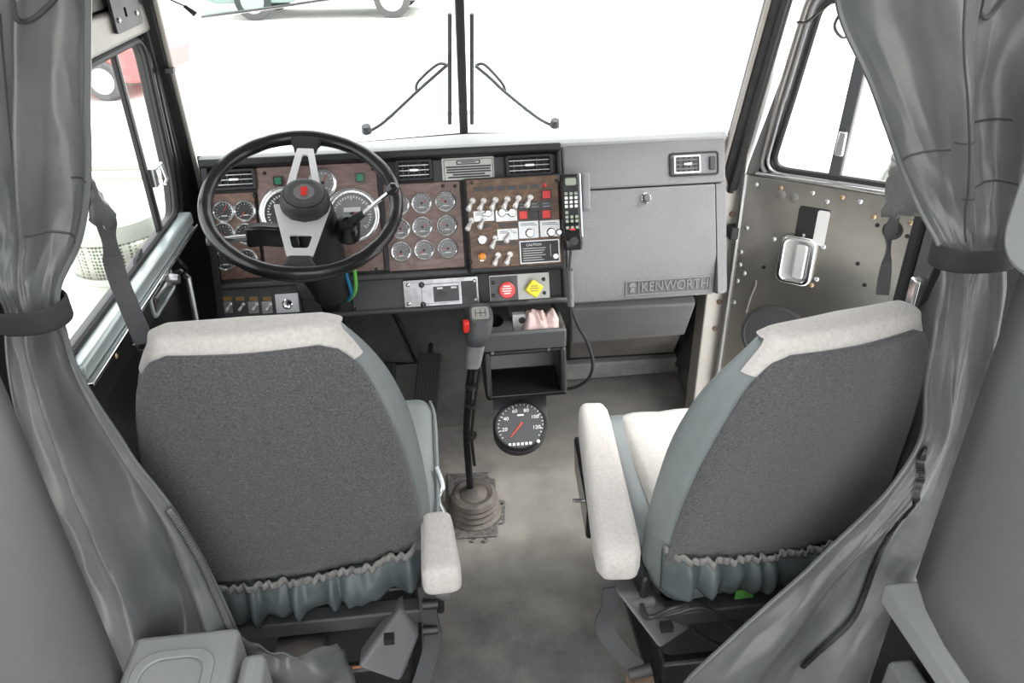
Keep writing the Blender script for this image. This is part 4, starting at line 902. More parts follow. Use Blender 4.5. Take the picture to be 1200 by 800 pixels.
# ================================================================== centre console, cloth, floor gauge
cn = root('centre_console', (.10, 1.70, .38), 'grey plastic centre console with cup holder and open black tray', 'console')
yc = 1.68
cl = at(566, 405, y=yc).x; crx = at(664, 395, y=yc).x; ct = at(615, 389, y=yc).z; cbm = at(612, 411, y=yc).z; cbt = at(605, 458, y=yc).z
print('CONSOLE', cl, crx, ct, cbm, cbt)
# top slab with two openings: front band, cup ring
yb_ = 1.86
MB().box((cl, yc, cbm), (crx, yc+.016, ct)).build('front_band', 'console_grey', cn, bevel=.006, seg=3)
MB().box((crx-.014, yc+.016, cbt), (crx, yb_, ct)).build('side_wall', 'console_grey', cn, bevel=.005)
MB().box((cl, yc+.016, cbt), (cl+.014, yb_, ct)).build('side_wall', 'console_grey', cn, bevel=.005)
FT = frame((0, 0, ct), (1, 0, 0), (0, 1, 0))
cupc = at(582, 379, z=ct); px0 = at(597, 372, z=ct).x
sq = [(cl+.014, yc+.016), (px0, yc+.016), (px0, yb_), (cl+.014, yb_)]; P_ = []
for i in range(4):
    a, b = V(sq[i]), V(sq[(i+1) % 4])
    for k in range(6): P_.append(tuple(a.lerp(b, k/6)))
hc = (cupc.x-.004, yc+.075); cup = []
for x, y in P_:
    t = math.atan2(y-hc[1], x-hc[0]); cup.append((hc[0]+.024*math.cos(t), hc[1]+.036*math.sin(t)))
MB().ring(P_, cup, -.012, -.001).build('cup_deck', 'console_grey', cn, FT, smooth=False)
MB().loft([[(x, y, h) for x, y in cup] for h in (-.002, -.07)], False, True).build('cup_well', 'black_rubber', cn, FT)
q = MB(); q.box((px0, yc+.016, -.06), (crx-.014, yb_, -.05)); q.build('bin_floor', 'black_plastic', cn, FT)
q = MB(); q.box((px0-.002, yc+.016, -.06), (px0+.002, yb_, -.002)); q.build('bin_wall', 'console_grey', cn, FT)
# open tray: dark hood and scooped floor
q = MB(); rows = []
for j in range(9):
    t = R(90*j/8); rows.append([(cl+.012+(crx-cl-.024)*i/8, yc+.13-.09*(1-math.sin(t))*0+.03-.10*math.cos(t), cbt+.006+.05*(1-math.cos(t))*0 + .10*(1-math.sin(t+math.pi/2))) for i in range(9)])
MB().box((cl+.014, yc+.10, cbt), (crx-.014, yc+.115, cbm)).build('tray_back', 'black_gloss', cn)
q = MB(); q.loft([[(x, yc-.035, cbt), (x, yc-.035, cbt+.012), (x, yc-.01, cbt+.006), (x, yc+.04, cbt+.008), (x, yc+.08, cbt+.02), (x, yc+.10, cbt+.06), (x, yc+.10, cbt-.004), (x, yc, cbt-.008)] for x in (cl+.004, cl+.02, (cl+crx)/2, crx-.02, crx-.004)]); q.build('tray_floor', 'black_gloss', cn, bevel=.003)
MB().box((cl, yc+.002, cbm-.012), (crx, yc+.10, cbm-.001)).build('tray_lid', 'black_plastic', cn, bevel=.004)
for x in (cl, crx-.018):
    q = MB(); q.hexa([(x, yc-.03, cbt), (x+.018, yc-.03, cbt), (x+.018, yc+.016, cbt), (x, yc+.016, cbt)], [(x, yc+.0, cbm), (x+.018, yc+.0, cbm), (x+.018, yc+.016, cbm), (x, yc+.016, cbm)]); q.build('tray_cheek', 'black_plastic', cn, bevel=.006)
for px, py in ((577, 414), (643, 410)):
    p = at(px, py, y=yc-.002); q = MB(); q.lathe([(.0052, 0), (.004, .004)], (p.x, yc+.002, p.z), (0, -1, 0), 12); q.build('screw', 'satin_metal', cn)
p = at(603, 432, y=yc+.04)
pk = root('card_packet', (px0+.025, yc+.03, ct-.045), 'small white card packet standing in the console bin', 'packet')
a = at(595, 384, y=yc+.03)
MB().box((px0+.006, yc+.060, ct-.049), (px0+.040, yc+.080, ct+.018)).build('body', 'pale_plastic', pk, bevel=.002)
q = MB(); q.lathe([(.009, 0), (.009, .0012)], (px0+.030, yc+.0595, ct+.002), (0, -1, 0), 14); q.build('round_print', 'dial_grey', pk)
# crumpled pink shop cloth
cx0, cx1 = px0+.028, crx-.008; rows = []
for j in range(34):
    k = j/33; rr = []
    for i in range(46):
        t = i/45; x = cx0+(cx1-cx0)*t; y = yc+.018+.065*k
        e_ = math.sin(math.pi*min(1, max(0, k)))**.5*min(1, 6*t, 6*(1-t))
        h = ct-.022 + e_*(.036+.014*math.exp(-((t-.30)/.25)**2)+.010*math.exp(-((t-.92)/.12)**2))
        h += e_*(.022*noise.noise(V((x*34+y*20, y*28, 3))) + .020*(.5-abs(noise.noise(V((x*55+4, y*42+x*20, 9)))))+.008*noise.noise(V((x*110, y*90, 5))))
        rr.append((x+.008*noise.noise(V((x*30, y*30, 1))), y+.006*noise.noise(V((x*40, y*40, 2))), h))
    rows.append(rr)
q = MB(); q.grid(rows); tag(q.build('shop_cloth', 'cloth_pink', solid=.002), 'crumpled pale pink shop cloth stuffed in the console bin', 'cloth')
# round gauge hanging on a bracket below the console
A_ = at(609, 459, y=1.70); B_ = at(610, 505, y=1.60)
upv = (A_-B_).normalized(); FG = frame(B_, (1, 0, 0), upv); FG = frame(B_, (1, 0, -.0), upv)
fg = root('floor_gauge', A_, 'round black gauge on a flat bracket hanging below the console', 'gauge')
gl_ = hit(FG, 578, 480)[0]; gr_ = hit(FG, 641, 478)[0]; gt = hit(FG, 609, 459)[1]; gbm = hit(FG, 610, 529)[1]; gc = hit(FG, 610, 499); rad = (gr_-gl_)/2
print('FLOORGAUGE', gl_, gr_, gt, gbm, gc, B_, A_)
cxg = (gl_+gr_)/2; pts = [(gr_, gt+.02), (gl_, gt+.02)]+[(cxg+rad*math.cos(t), gc[1]+rad*math.sin(t)) for t in (R(180+180*k/20) for k in range(21))]
MB().prism(pts, -.010, -.004).build('bracket', 'charcoal', fg, FG, bevel=.001)
q = MB(); q.lathe([(rad*.99, -.03), (rad*.99, .004), (rad*.94, .010), (rad*.90, .010), (rad*.88, .006)], (cxg, gc[1], 0), (0, 0, 1), 48); q.build('bezel', 'black_plastic', fg, FG)
q = MB(); q.lathe([(rad*.885, .004), (rad*.88, .0072)], (cxg, gc[1], 0), (0, 0, 1), 48); dl = q.build('dial', 'dial_grey', fg, FG)
q = MB()
for i in range(25):
    t = R(215-250*i/24); c_, s_ = math.cos(t), math.sin(t); L_ = .12 if i % 4 == 2 else .06; r1 = rad*.84; r0 = r1-rad*L_; w_ = rad*.012
    q.add([(cxg+c_*r0-s_*w_, gc[1]+s_*r0+c_*w_, .0076), (cxg+c_*r0+s_*w_, gc[1]+s_*r0-c_*w_, .0076), (cxg+c_*r1+s_*w_, gc[1]+s_*r1-c_*w_, .0076), (cxg+c_*r1-s_*w_, gc[1]+s_*r1+c_*w_, .0076)], [(0, 1, 2, 3)])
for k in range(6): q.box((cxg-rad*.45+rad*.15*k, gc[1]-rad*.80, .0072), (cxg-rad*.36+rad*.15*k, gc[1]-rad*.70, .0078))
q.box((cxg-rad*.12, gc[1]+rad*.36, .0072), (cxg+rad*.12, gc[1]+rad*.42, .0078)); q.build('dial_marks', 'ink_white', dl, FG, smooth=False)
for i, nn in enumerate(('20', '40', '60', '80', '100', '120')):
    t = R(194-250*4*i/24); text('dial_number', nn, rad*.20, 'ink_white', dl, FG @ T(cxg+math.cos(t)*rad*.60, gc[1]+math.sin(t)*rad*.60, .0076), .0002)
t = R(232); c_, s_ = math.cos(t), math.sin(t); w_ = rad*.03
c0 = V((cxg, gc[1], .009)); d = V((c_, s_, 0)); nn = V((-s_, c_, 0)); pp = [c0-d*rad*.1-nn*w_, c0-d*rad*.1+nn*w_, c0+d*rad*.62+nn*w_*.4, c0+d*rad*.62-nn*w_*.4]
q = MB(); q.hexa(pp, [p+V((0, 0, .001)) for p in pp]); q.build('needle', 'needle_red', dl, FG)
for x, y, m_ in ((0, .93, 'dark_metal'), (.62, -.72, 'ink_white')):
    q = MB(); q.lathe([(.005, 0), (.004, .004)], (cxg+rad*x, gc[1]+rad*y, .009), (0, 0, 1), 12); q.build('screw', m_, fg, FG)

# ================================================================== seats
def ring_pts(wb, wf, yb, d, h, rb=.028, rf_=.045, dome=.012):
    C = [(-wb, yb), (wb, yb), (wf, yb+d), (-wf, yb+d)]; rr = [rb, rb, rf_, rf_]; P = []; m = 4; nE = [14, 8, 14, 8]; seg = []
    for i in range(4):
        p = V(C[i]); a = V(C[i-1]); b = V(C[(i+1) % 4]); q = min(rr[i], (a-p).length*.45, (b-p).length*.45)
        A = p+(a-p).normalized()*q; B = p+(b-p).normalized()*q; arc = []
        for k in range(7):
            t = k/6; arc.append(A*(1-t)**2+p*2*t*(1-t)+B*t*t)
        seg.append((A, arc, B))
    for i in range(4):
        A, arc, B = seg[i]; P += arc; nA = seg[(i+1) % 4][0]
        for k in range(1, nE[i]): P.append(B.lerp(nA, k/nE[i]))
    out = []
    for p in P:
        bulge = 0
        if p.y < yb+.02: bulge = -dome*max(0, 1-(p.x/max(wb, .01))**2)
        out.append(V((p.x, p.y+bulge, h)))
    return out          # 7 arc(BL) + 13 back + 7 arc(BR) + 7 side + 7 arc(FR) + 13 front + 7 arc(FL) + 7 side = 68
def armrest(par, A, B, wa, wb_, th, dropA=0):
    d = (B-A); L = d.length; d.normalize(); sd = d.cross(V((0, 0, 1))).normalized(); up = sd.cross(d); rg = []
    for k, s_ in ((0, .55), (.015, .78), (.05, .95), (.12, 1), (.5, 1), (.85, 1), (.94, .96), (.985, .82), (1, .6)):
        w_ = (wa+(wb_-wa)*k)/2*s_; t_ = th/2*s_; c = A+d*(L*k)-up*(th/2); r_ = min(w_, t_)*.55; P = rrect(-w_, -t_, w_, t_, r_, 4)
        rg.append([c+sd*x+up*y for x, y in P])
    return MB().loft(rg).build('armrest', 'cream_fabric', par, ang=60)
def seat(loc, lab, lean, hs, arm_sg, rz=0.0, slim=1.0):
    X, Y = loc; CUR[0] = T(X, Y, 0) @ Matrix.Rotation(rz, 4, 'Z') @ T(-X, -Y, 0); st = root('truck_chair', (X, Y, 0), lab, 'seat', 'high back truck seats')
    O = V((X, Y, 0))
    LV = [(.36, .195, .235, .01, .10), (.40, .215, .250, .0, .12), (.45, .226, .258, -.002, .125), (.55, .224, .262, -.012, .13), (.65, .216, .258, -.022, .13), (.75, .203, .248, -.034, .13), (.84, .183, .228, -.046, .118), (.90, .166, .204, -.054, .098), (.945, .147, .178, -.058, .078), (.978, .132, .150, -.058, .064)]
    LV = [(.36+(h-.36)*hs, a, a+(b-a)*slim, c*lean, d*(.5+.5*slim)) for h, a, b, c, d in LV]
    # resample heights smoothly
    pts = smooth_path([V((a, b, c)) for h, a, b, c, d in LV], 3); hs_ = [p.x for p in smooth_path([V((h, d, 0)) for h, a, b, c, d in LV], 3)]; ds = [p.y for p in smooth_path([V((h, d, 0)) for h, a, b, c, d in LV], 3)]
    rings = [[p+O for p in ring_pts(q.x, q.y, q.z, d, h)] for q, h, d in zip(pts, hs_, ds)]
    ht = hs_[-1]; q = pts[-1]; d = ds[-1]
    caps = [[p+O for p in ring_pts(q.x-i_, q.y-i_-.01*(i_ > .005), q.z+i_*.6, d-i_*1.2, ht+z_)] for i_, z_ in ((.002, .008), (.007, .014), (.015, .018), (.026, .020))]
    MB().loft(rings).build('backrest', 'seat_vinyl', st, ang=60)
    nR = len(rings)
    # light fabric crown over the top edge
    def outw(ring, k, amt):
        c = sum(ring, V((0, 0, 0)))/len(ring); p = ring[k]; v = V((p.x-c.x, p.y-c.y, 0)); return p+v.normalized()*amt
    q_ = MB(); q_.grid([[outw(r_, k, .0035) for k in range(0, 27)] for r_ in rings[nR-5:]]+[[outw(caps[0], k, .003)+V((0, 0, .002)) for k in range(0, 27)]])
    q_.loft([[outw(r_, k, .003)+V((0, 0, .002)) for k in range(len(r_))] for r_ in caps], False, True)
    q_.build('crown', 'cream_fabric', st, ang=60)
    # velour back panel with rounded top corners
    slope = .022 if arm_sg > 0 else -.032
    lo = 6; grid = []; rws = rings[lo:nR-1]; nr = len(rws)
    def onring(r_, x):
        i_ = int(math.floor(x)); t_ = x-i_; return outw(r_, i_ % 68, .0065).lerp(outw(r_, (i_+1) % 68, .0065), t_)
    for j, r_ in enumerate(rws):
        e_ = max(0, (j-(nr-6))/5); ins = 3.6*(1-math.sqrt(max(0, 1-e_*e_)))
        grid.append([onring(r_, 3+ins+(20-2*ins)*k/24)+V((0, 0, slope*(2*k/24-1)*max(0, 1-j/10))) for k in range(25)])
    q_ = MB(); q_.grid(grid); q_.build('back_panel', 'velour', st, solid=.007, ang=60)
    # front upholstery
    grid = [[outw(r_, k, .004) for k in range(40, 52)] for r_ in rings[3:]]
    MB().grid(grid).build('front_pad', 'cushion_fabric', st, solid=.006, ang=60)
    # gathered skirt below the panel, with pale elastic hem
    zt = rings[lo][0].z; rows = []; hem = []; n = 150; base = rings[lo]
    for j in range(13):
        v = j/12; rr = []
        for i in range(n+1):
            u = i/n; x = -.232+.464*u; s_ = 1-(2*u-1)**2
            wr = noise.noise(V((u*16, 0, X*9)))*.6+math.sin(u*44+5*noise.noise(V((u*9, 2, X))))*.6
            fold = .021*wr*(.3+.9*v)
            y = -.012-.016*s_-.018*math.sin(v*math.pi)*s_ - fold*.9
            z = zt+(.012 if arm_sg > 0 else .034)-.018*s_+slope*(2*u-1)+.006*noise.noise(V((u*22, 5, X)))-v*(.082+.014*noise.noise(V((u*10, 7, X))))
            z += .012*math.sin(v*3.1)*noise.noise(V((u*30, v*2, X)))
            rr.append(O+V((x, y-.006+.03*max(0, abs(2*u-1)-.85)/.15, z)))
        rows.append(rr)
    MB().grid(rows).build('gathered_skirt', 'skirt_vinyl', st, solid=.003, ang=75)
    hem = []
    for j in range(4):
        hem.append([p+V((0, -.004-.003*math.sin(i*1.3), .012-.005*j+.003*math.sin(i*.9+X))) for i, p in enumerate(rows[0])])
    MB().grid(hem).build('skirt_hem', 'skirt_hem', st, solid=.004, ang=75)
    # cushion
    rg = []; CUR[0] = None
    for yy, s_, z0, z1 in ((.06, .90, .36, .455), (.08, .97, .35, .468), (.14, 1, .345, .472), (.30, 1, .345, .478), (.42, 1, .345, .482), (.47, .97, .355, .475), (.49, .88, .375, .455)):
        hw = .255*s_; P = rrect(-hw, z0, hw, z1, .035, 5); rg.append([O+V((x, yy*(1 if arm_sg > 0 else .88), z)) for x, z in P])
    cu = MB().loft(rg).build('seat_cushion', 'seat_vinyl', st, ang=60)
    rows = []
    for j in range(15):
        yy = (.10+.37*j/14)*(1 if arm_sg > 0 else .88); rows.append([O+V((-.205+.41*i/20, yy, .481+.004*math.sin(j/14*3.1)+.0035*abs(math.sin(i/20*math.pi*4))-.012*(max(0, abs(i-10)-8)/2)**2-.012*(max(0, j-12)/2)**2)) for i in range(21)])
    MB().grid(rows).build('cushion_top', 'cushion_fabric', cu, solid=.01, ang=60)
    for sg in (-1, 1):
        MB().tube(smooth_path([O+V((sg*.252, .07, .455)), O+V((sg*.256, .2, .462)), O+V((sg*.256, .40, .468)), O+V((sg*.246, .475, .462))]), .004, 6).build('piping', 'seat_vinyl', cu)
    # steel frame and suspension base
    CUR[0] = None
    MB().box((X-.235, Y-.035, .300), (X+.235, Y+.0, .335)).build('rear_bar', 'charcoal', st, bevel=.004)
    MB().box((X-.20, Y+.02, .300), (X+.20, Y+.45, .34)).build('seat_pan', 'dark_metal', st, bevel=.006)
    q_ = MB(); rg = []
    for z_, s_ in ((.09, 1), (.12, .94), (.15, 1), (.18, .94), (.21, 1), (.24, .94), (.27, 1), (.298, .95)):
        P = rrect(-.17*s_, .06, .17*s_, .40*s_, .03, 4); rg.append([O+V((x, y, z_)) for x, y in P])
    q_.loft(rg); q_.build('bellows', 'black_rubber', st)
    MB().box((X-.17, Y+.04, .012), (X+.17, Y+.44, .088)).build('base_plate', 'dark_metal', st, bevel=.008)
    q_ = MB(); q_.box((X-.19, Y-.02, .012), (X-.16, Y+.46, .03)); q_.build('slide_rail', 'dark_metal', st); q_ = MB(); q_.box((X+.16, Y-.02, .012), (X+.19, Y+.46, .03)); q_.build('slide_rail', 'dark_metal', st)
    q_ = MB(); q_.lathe([(.03, -.05), (.045, -.045), (.048, .0), (.045, .045), (.03, .05)], O+V((-.03*arm_sg, -.02, .215)), (1, 0, 0), 18); q_.build('air_spring', 'boot_rubber', st)
    q_ = MB(); q_.cyl(O+V((-.08, -.045, .20)), O+V((.10, -.05, .215)), .0035); q_.build('release_rod', 'copper', st)
    # recliner pivot and bolts on the inboard side
    sg = arm_sg
    MB().box((X+sg*.245-.008, Y-.02, .30), (X+sg*.245+.008, Y+.08, .42)).build('recliner_plate', 'dark_metal', st, bevel=.006)
    for dz, yy in ((.05, .0), (.02, .01)):
        q_ = MB(); q_.cyl((X+sg*.225, Y-.02+yy, .33+dz*.6), (X+sg*.268, Y-.02+yy, .33+dz*.6), .010); q_.build('pivot_bolt', 'lower_grey', st, bevel=.002)
    CUR[0] = None
    return st, rings
seatL, rgL = seat((-.385, 1.055), 'grey velour driver seat behind the steering wheel with stubby armrest', 1.0, .955, 1, 0.0, .62)
seatR, rgR = seat((.485, .985), 'grey velour passenger seat with long cream armrest facing the glove box', 1.15, .93, -1, R(12), .50)
a = armrest(seatL, at(517, 668, z=.545), at(510, 596, z=.535), .068, .056, .06)
A, B = at(728, 648, z=.56), at(694, 467, z=.545); A.z = .56
armrest(seatR, A, B, .080, .066, .075)
# right armrest support: dark side plate with a small lever
q = MB(); p = [at(676, 530, z=.46), at(690, 610, z=.46)]; q.hexa([p[0]+V((-.004, 0, -.05)), p[0]+V((.014, 0, -.05)), p[1]+V((.014, 0, -.05)), p[1]+V((-.004, 0, -.05))], [p[0]+V((-.004, .02, .03)), p[0]+V((.014, .02, .03)), p[1]+V((.014, 0, .03)), p[1]+V((-.004, 0, .03))]); q.build('armrest_bracket', 'black_gloss', seatR, bevel=.006)
p = at(682, 587, z=.45); q = MB(); q.cyl(p+V((.01, 0, 0)), p+V((-.018, 0, .004)), .004); q.build('adjuster_pin', 'chrome', seatR)
# belt retractor covers, belts at the seat bases, tape and cables
def wedge(par, top, bot, yy, m='lower_grey'):
    P = [at(px, py, y=y_) for (px, py), y_ in zip(top, yy[:4])]; Q = [p+V((0, .05, -.01)) for p in P]
    q = MB(); q.hexa(P, Q); q.build('retractor_cover', m, par, bevel=.008, seg=3)
    return P
P = wedge(seatL, [(418, 783), (470, 800), (492, 745), (470, 712)], None, (.93, .93, 1.00, 1.02))
q = MB(); p = at(457, 741, y=.955); q.box((p.x-.010, p.y-.022, p.z-.006), (p.x+.008, p.y-.006, p.z+.008)); q.build('belt_guide', 'black_rubber', seatL)
q = MB(); pts = [at(500, 690, y=1.0), at(503, 720, y=1.0), at(508, 745, y=.99), at(500, 780, y=.97), at(488, 815, y=.95)]
q.ribbon(smooth_path(pts, 4), .032, (1, -.3, .2), .004); q.build('buckle_strap', 'charcoal', seatL)
for py in (708, 738):
    p = at(503, py, y=.99); q = MB(); q.cyl(p-V((.012, 0, 0)), p+V((.016, 0, 0)), .009); q.build('strap_bolt', 'dark_metal', seatL)
P = wedge(seatR, [(774, 762), (811, 737), (760, 698), (722, 694)], None, (.90, .95, .97, .97))
q = MB(); p = at(779, 727, y=.925); q.box((p.x-.012, p.y-.022, p.z-.006), (p.x+.010, p.y-.006, p.z+.008)); q.build('belt_guide', 'black_rubber', seatR)
q = MB(); pts = [at(716, 688, y=1.0), at(714, 712, y=.99), at(707, 732, y=.98), at(722, 758, y=.96), at(748, 783, y=.94)]
q.ribbon(smooth_path(pts, 4), .034, (1, .2, .3), .004); q.build('buckle_strap', 'charcoal', seatR)
p = at(750, 787, y=.935); q = MB(); q.cyl(p-V((.022, 0, .004)), p+V((.022, 0, .004)), .012); q.build('strap_roller', 'charcoal', seatR)
q = MB(); q.lathe([(.028, 0), (.028, .006)], at(750, 795, y=.935)+V((0, 0, -.01)), (0, -.4, 1), 18); q.build('anchor_plate', 'rust', seatR)
q = MB(); a, b = at(861, 702, y=.952), at(884, 692, y=.952); q.box((a.x, .9515, a.z), (b.x, .9545, b.z+.004)); q.build('green_tape', 'tape_green', seatR)
for k in range(3):
    q = MB(); dy = .006*k
    q.tube(smooth_path([at(752, 708+3*k, y=.93), at(760, 722+k, y=.925), at(790, 718-3*k, y=.92), at(820, 712-2*k, y=.92+dy), at(850, 725+2*k, y=.92), at(876, 742+3*k, y=.94)]), .0045, 8); q.build('seat_cable', 'cable', seatR)
q = MB(); q.tube(smooth_path([at(812, 738, y=.96), at(835, 752, y=.95), at(862, 760, y=.95)]), .004, 8); q.build('air_hose', 'cable', seatR)
q = MB(); q.tube(smooth_path([at(512, 548, y=1.27), at(519, 570, y=1.22), at(514, 585, y=1.20), at(520, 600, y=1.18)]), .005, 8); q.build('release_cable', 'satin_metal', seatL)

# ================================================================== curtains
def curtain(name, lab, levels, nf, seed, edge_u):
    Ls = smooth_path([at(l[0], l[2], y=l[3]) for l in levels], 14); Rs = smooth_path([at(l[1], l[2], y=l[4]) for l in levels], 14)
    am = smooth_path([V((l[5], l[6], 0)) for l in levels], 14); nrow = len(Ls); nc = 120
    def S(u, r, off=0.0):
        i = min(int(r), nrow-2); t = r-i
        L = Ls[i].lerp(Ls[i+1], t); Q = Rs[i].lerp(Rs[i+1], t); a = am[i].lerp(am[i+1], t)
        v = r/(nrow-1); amp = a.x; ph = a.y
        w_ = u + .02*noise.noise(V((u*3, v*5, seed)))
        f = math.sin(2*math.pi*(nf*w_)+ph+seed)*.62 + math.sin(2*math.pi*(nf*.53*w_)+1.7*ph+2+seed)*.5
        f = math.copysign(abs(f)**.8, f)
        p = L.lerp(Q, u)
        wr = .012*noise.noise(V((u*3+seed, v*7, 1)))+.005*noise.noise(V((u*7, v*15+seed, 4)))
        wr += .004*abs(noise.noise(V((u*9+v*9, v*12-u*7, seed+7))))
        return p+V((.25*amp*math.cos(2*math.pi*nf*w_+ph+seed), -amp*f-wr-off, 0))
    c = root(name, Ls[-1], lab, 'curtain')
    MB().grid([[S(i/nc, r) for i in range(nc+1)] for r in range(nrow)]).build('cloth', 'curtain_vinyl', c, solid=.003, ang=80)
    MB().tube([S(edge_u, r*.5, .001) for r in range(2*(nrow-1))], .0035, 6).build('edge_piping', 'curtain_vinyl', c)
    return c, S, nrow
def row_of(levels, py):
    for i, (a, b) in enumerate(zip(levels, levels[1:])):
        if a[2] <= py <= b[2]: return 14*(i+(py-a[2])/(b[2]-a[2]))
    return 0
def tie(par, levels, k, hgt, depth):
    a, b = at(levels[k][0], levels[k][2], y=levels[k][3]), at(levels[k][1], levels[k][2], y=levels[k][4]); c = (a+b)/2; hw = (b-a).length/2+.008; rg = []
    for dz, s_ in ((-hgt/2, .97), (-hgt/2+.003, 1), (0, 1.0), (hgt/2-.003, 1), (hgt/2, .97)):
        rg.append([c+V((math.copysign(abs(math.cos(t))**.75, math.cos(t))*hw*s_, math.sin(t)*depth*s_, dz)) for t in (2*math.pi*j/32 for j in range(32))])
    MB().loft(rg, False, False).build('tie_strap', 'strap', par, solid=.003)
# levels: left px, right px, row px, depth left, depth right, fold amplitude, phase
LVL = [(-80, 112, -112, .93, .93, .026, -.2), (-75, 110, -80, .93, .93, .028, .0), (-65, 109, 20, .93, .93, .030, .2), (-55, 109, 130, .925, .93, .030, .5), (-45, 108, 215, .92, .925, .028, .8), (-30, 96, 280, .915, .92, .022, 1.0), (-12, 74, 330, .91, .915, .014, 1.2), (4, 72, 365, .91, .91, .008, 1.2),
       (6, 84, 402, .91, .915, .012, 1.3), (14, 112, 455, .915, .92, .018, 1.6), (34, 160, 530, .92, .925, .024, 2.0), (58, 215, 605, .92, .925, .028, 2.4), (84, 252, 670, .92, .92, .028, 2.7), (110, 283, 740, .92, .91, .026, 3.0), (125, 300, 830, .93, .90, .022, 3.2)]
cL, SL, nL = curtain('sleeper_curtain', 'grey vinyl curtain tied back at the left beside the driver seat', LVL, 2.1, .4, 1.0)
tie(cL, LVL, 7, .030, .035)
LVR = [(975, 1290, -112, .85, .86, .024, -.2), (980, 1275, -80, .85, .86, .026, .0), (990, 1245, 10, .85, .86, .030, .3), (1030, 1215, 100, .85, .86, .030, .6), (1062, 1205, 185, .85, .855, .026, .9), (1086, 1196, 245, .845, .85, .016, 1.1), (1104, 1180, 295, .84, .845, .007, 1.2),
       (1104, 1172, 345, .84, .845, .014, 1.4), (1090, 1160, 440, .84, .845, .016, 1.8), (1078, 1140, 520, .84, .845, .010, 2.1), (1018, 1118, 600, .835, .845, .010, 2.3), (950, 1098, 665, .83, .84, .015, 2.5), (885, 1080, 725, .82, .83, .015, 2.6), (812, 1050, 795, .80, .82, .016, 2.7), (770, 1030, 860, .79, .82, .016, 2.8)]
cR, SR, nR_ = curtain('sleeper_curtain', 'dark grey vinyl curtain with long zipper tied back at the right beside the passenger seat', LVR, 1.9, 2.1, 0.0)
tie(cR, LVR, 6, .030, .032)
def seam(par, S, pts, r=.0014, m='curtain_dark', name='seam', off=.002): MB().tube([S(u, rr, off) for u, rr in pts], r, 6).build(name, m, par)
def line(u0, r0, u1, r1, n=30): return [(u0+(u1-u0)*k/n, r0+(r1-r0)*k/n) for k in range(n+1)]
seam(cL, SL, line(.78, row_of(LVL, 212), 1.0, row_of(LVL, 208))); seam(cL, SL, line(.55, row_of(LVL, 268), .95, row_of(LVL, 285))); seam(cL, SL, line(.30, row_of(LVL, 20), .34, row_of(LVL, 330), 60))
seam(cR, SR, line(.0, row_of(LVR, 192), .28, row_of(LVR, 170))); seam(cR, SR, line(.30, row_of(LVR, 160), .85, row_of(LVR, 140))); seam(cR, SR, line(.30, row_of(LVR, 228), .9, row_of(LVR, 212))); seam(cR, SR, line(.45, row_of(LVR, -40), .30, row_of(LVR, 280), 60))
# zippers: dark tape with a run of small teeth
def zipper(par, S, ctrl, m='black_gloss', teeth='dark_metal'):
    c = smooth_path([V((u, r_, 0)) for u, r_ in ctrl], 24); P = [S(p.x, p.y, .006) for p in c]
    SD = [(S(min(p.x+.015, 1), p.y)-S(max(p.x-.015, 0), p.y)).normalized() for p in c]
    NN = [((P[min(i+1, len(P)-1)]-P[max(i-1, 0)]).cross(SD[i])).normalized() for i in range(len(P))]
    NN = [n_ if n_.y < 0 else -n_ for n_ in NN]; P = [p+n_*.003 for p, n_ in zip(P, NN)]
    z = MB().ribbon(P, .011, SD, .003).build('zipper', m, par)
    q = MB(); acc = 0; last = P[0]
    for a, b, sv, nv in zip(P, P[1:], SD, NN):
        n = max(1, int((b-a).length/.0035))
        for k in range(n):
            p = a.lerp(b, k/n)+nv*.0015; t = (b-a).normalized(); sd = (sv-t*sv.dot(t)).normalized()*.0038; f = t*.0011; o_ = nv*.0016
            q.hexa([p-sd-f, p+sd-f, p+sd+f, p-sd+f], [p-sd-f+o_, p+sd-f+o_, p+sd+f+o_, p-sd+f+o_])
    q.build('zipper_teeth', teeth, z, smooth=False, kind='stuff', fix=False)
zipper(cR, SR, [(.03, row_of(LVR, 522)), (.22, row_of(LVR, 560)), (.37, row_of(LVR, 600)), (.51, row_of(LVR, 655)), (.57, row_of(LVR, 700)), (.58, row_of(LVR, 725)), (.55, row_of(LVR, 752)), (.50, row_of(LVR, 785))])
zipper(cL, SL, [(.99, row_of(LVL, 590)), (.992, row_of(LVL, 640)), (.985, row_of(LVL, 690)), (.985, row_of(LVL, 735))], 'curtain_dark', 'lower_grey')
# drooping loops at the top and the belt flap
for c_, S_, LV_, u0, u1 in ((cL, SL, LVL, .50, .78), (cR, SR, LVR, .60, .76)):
    MB().tube([S_(u0+(u1-u0)*k/24, row_of(LV_, -10+32*math.sin(math.pi*k/24)), .003) for k in range(25)], .003, 6).build('hem_loop', 'curtain_dark', c_)
q = MB(); rows = []
for j in range(12):
    k = j/11; a = at(106, 205+55*k, y=.93); b = at(108+26*math.sin(k*2.2), 222+48*k, y=1.02); rows.append([a.lerp(b, i/10)+V((0, .012*noise.noise(V((i*.5, j*.5, 2))), .006*noise.noise(V((i*.4, j*.6, 8))))) for i in range(11)])
q.grid(rows); q.build('belt_flap', 'curtain_vinyl', cL, solid=.003, ang=80)
q = MB(); rows = []
for j in range(16):
    k = j/15; a = at(282, 742+70*k, y=.93); b = at(395+30*k, 752+58*k, y=.99-.03*k)
    rows.append([a.lerp(b, i/20)+V((0, -.035*math.sin(i/20*3.1)+.02*noise.noise(V((i*.22, j*.25, 2))), .02*noise.noise(V((i*.25, j*.3, 8))))) for i in range(21)])
q.grid(rows); q.build('pooled_hem', 'curtain_vinyl', cL, solid=.003, ang=80)
q = MB(); rows = []
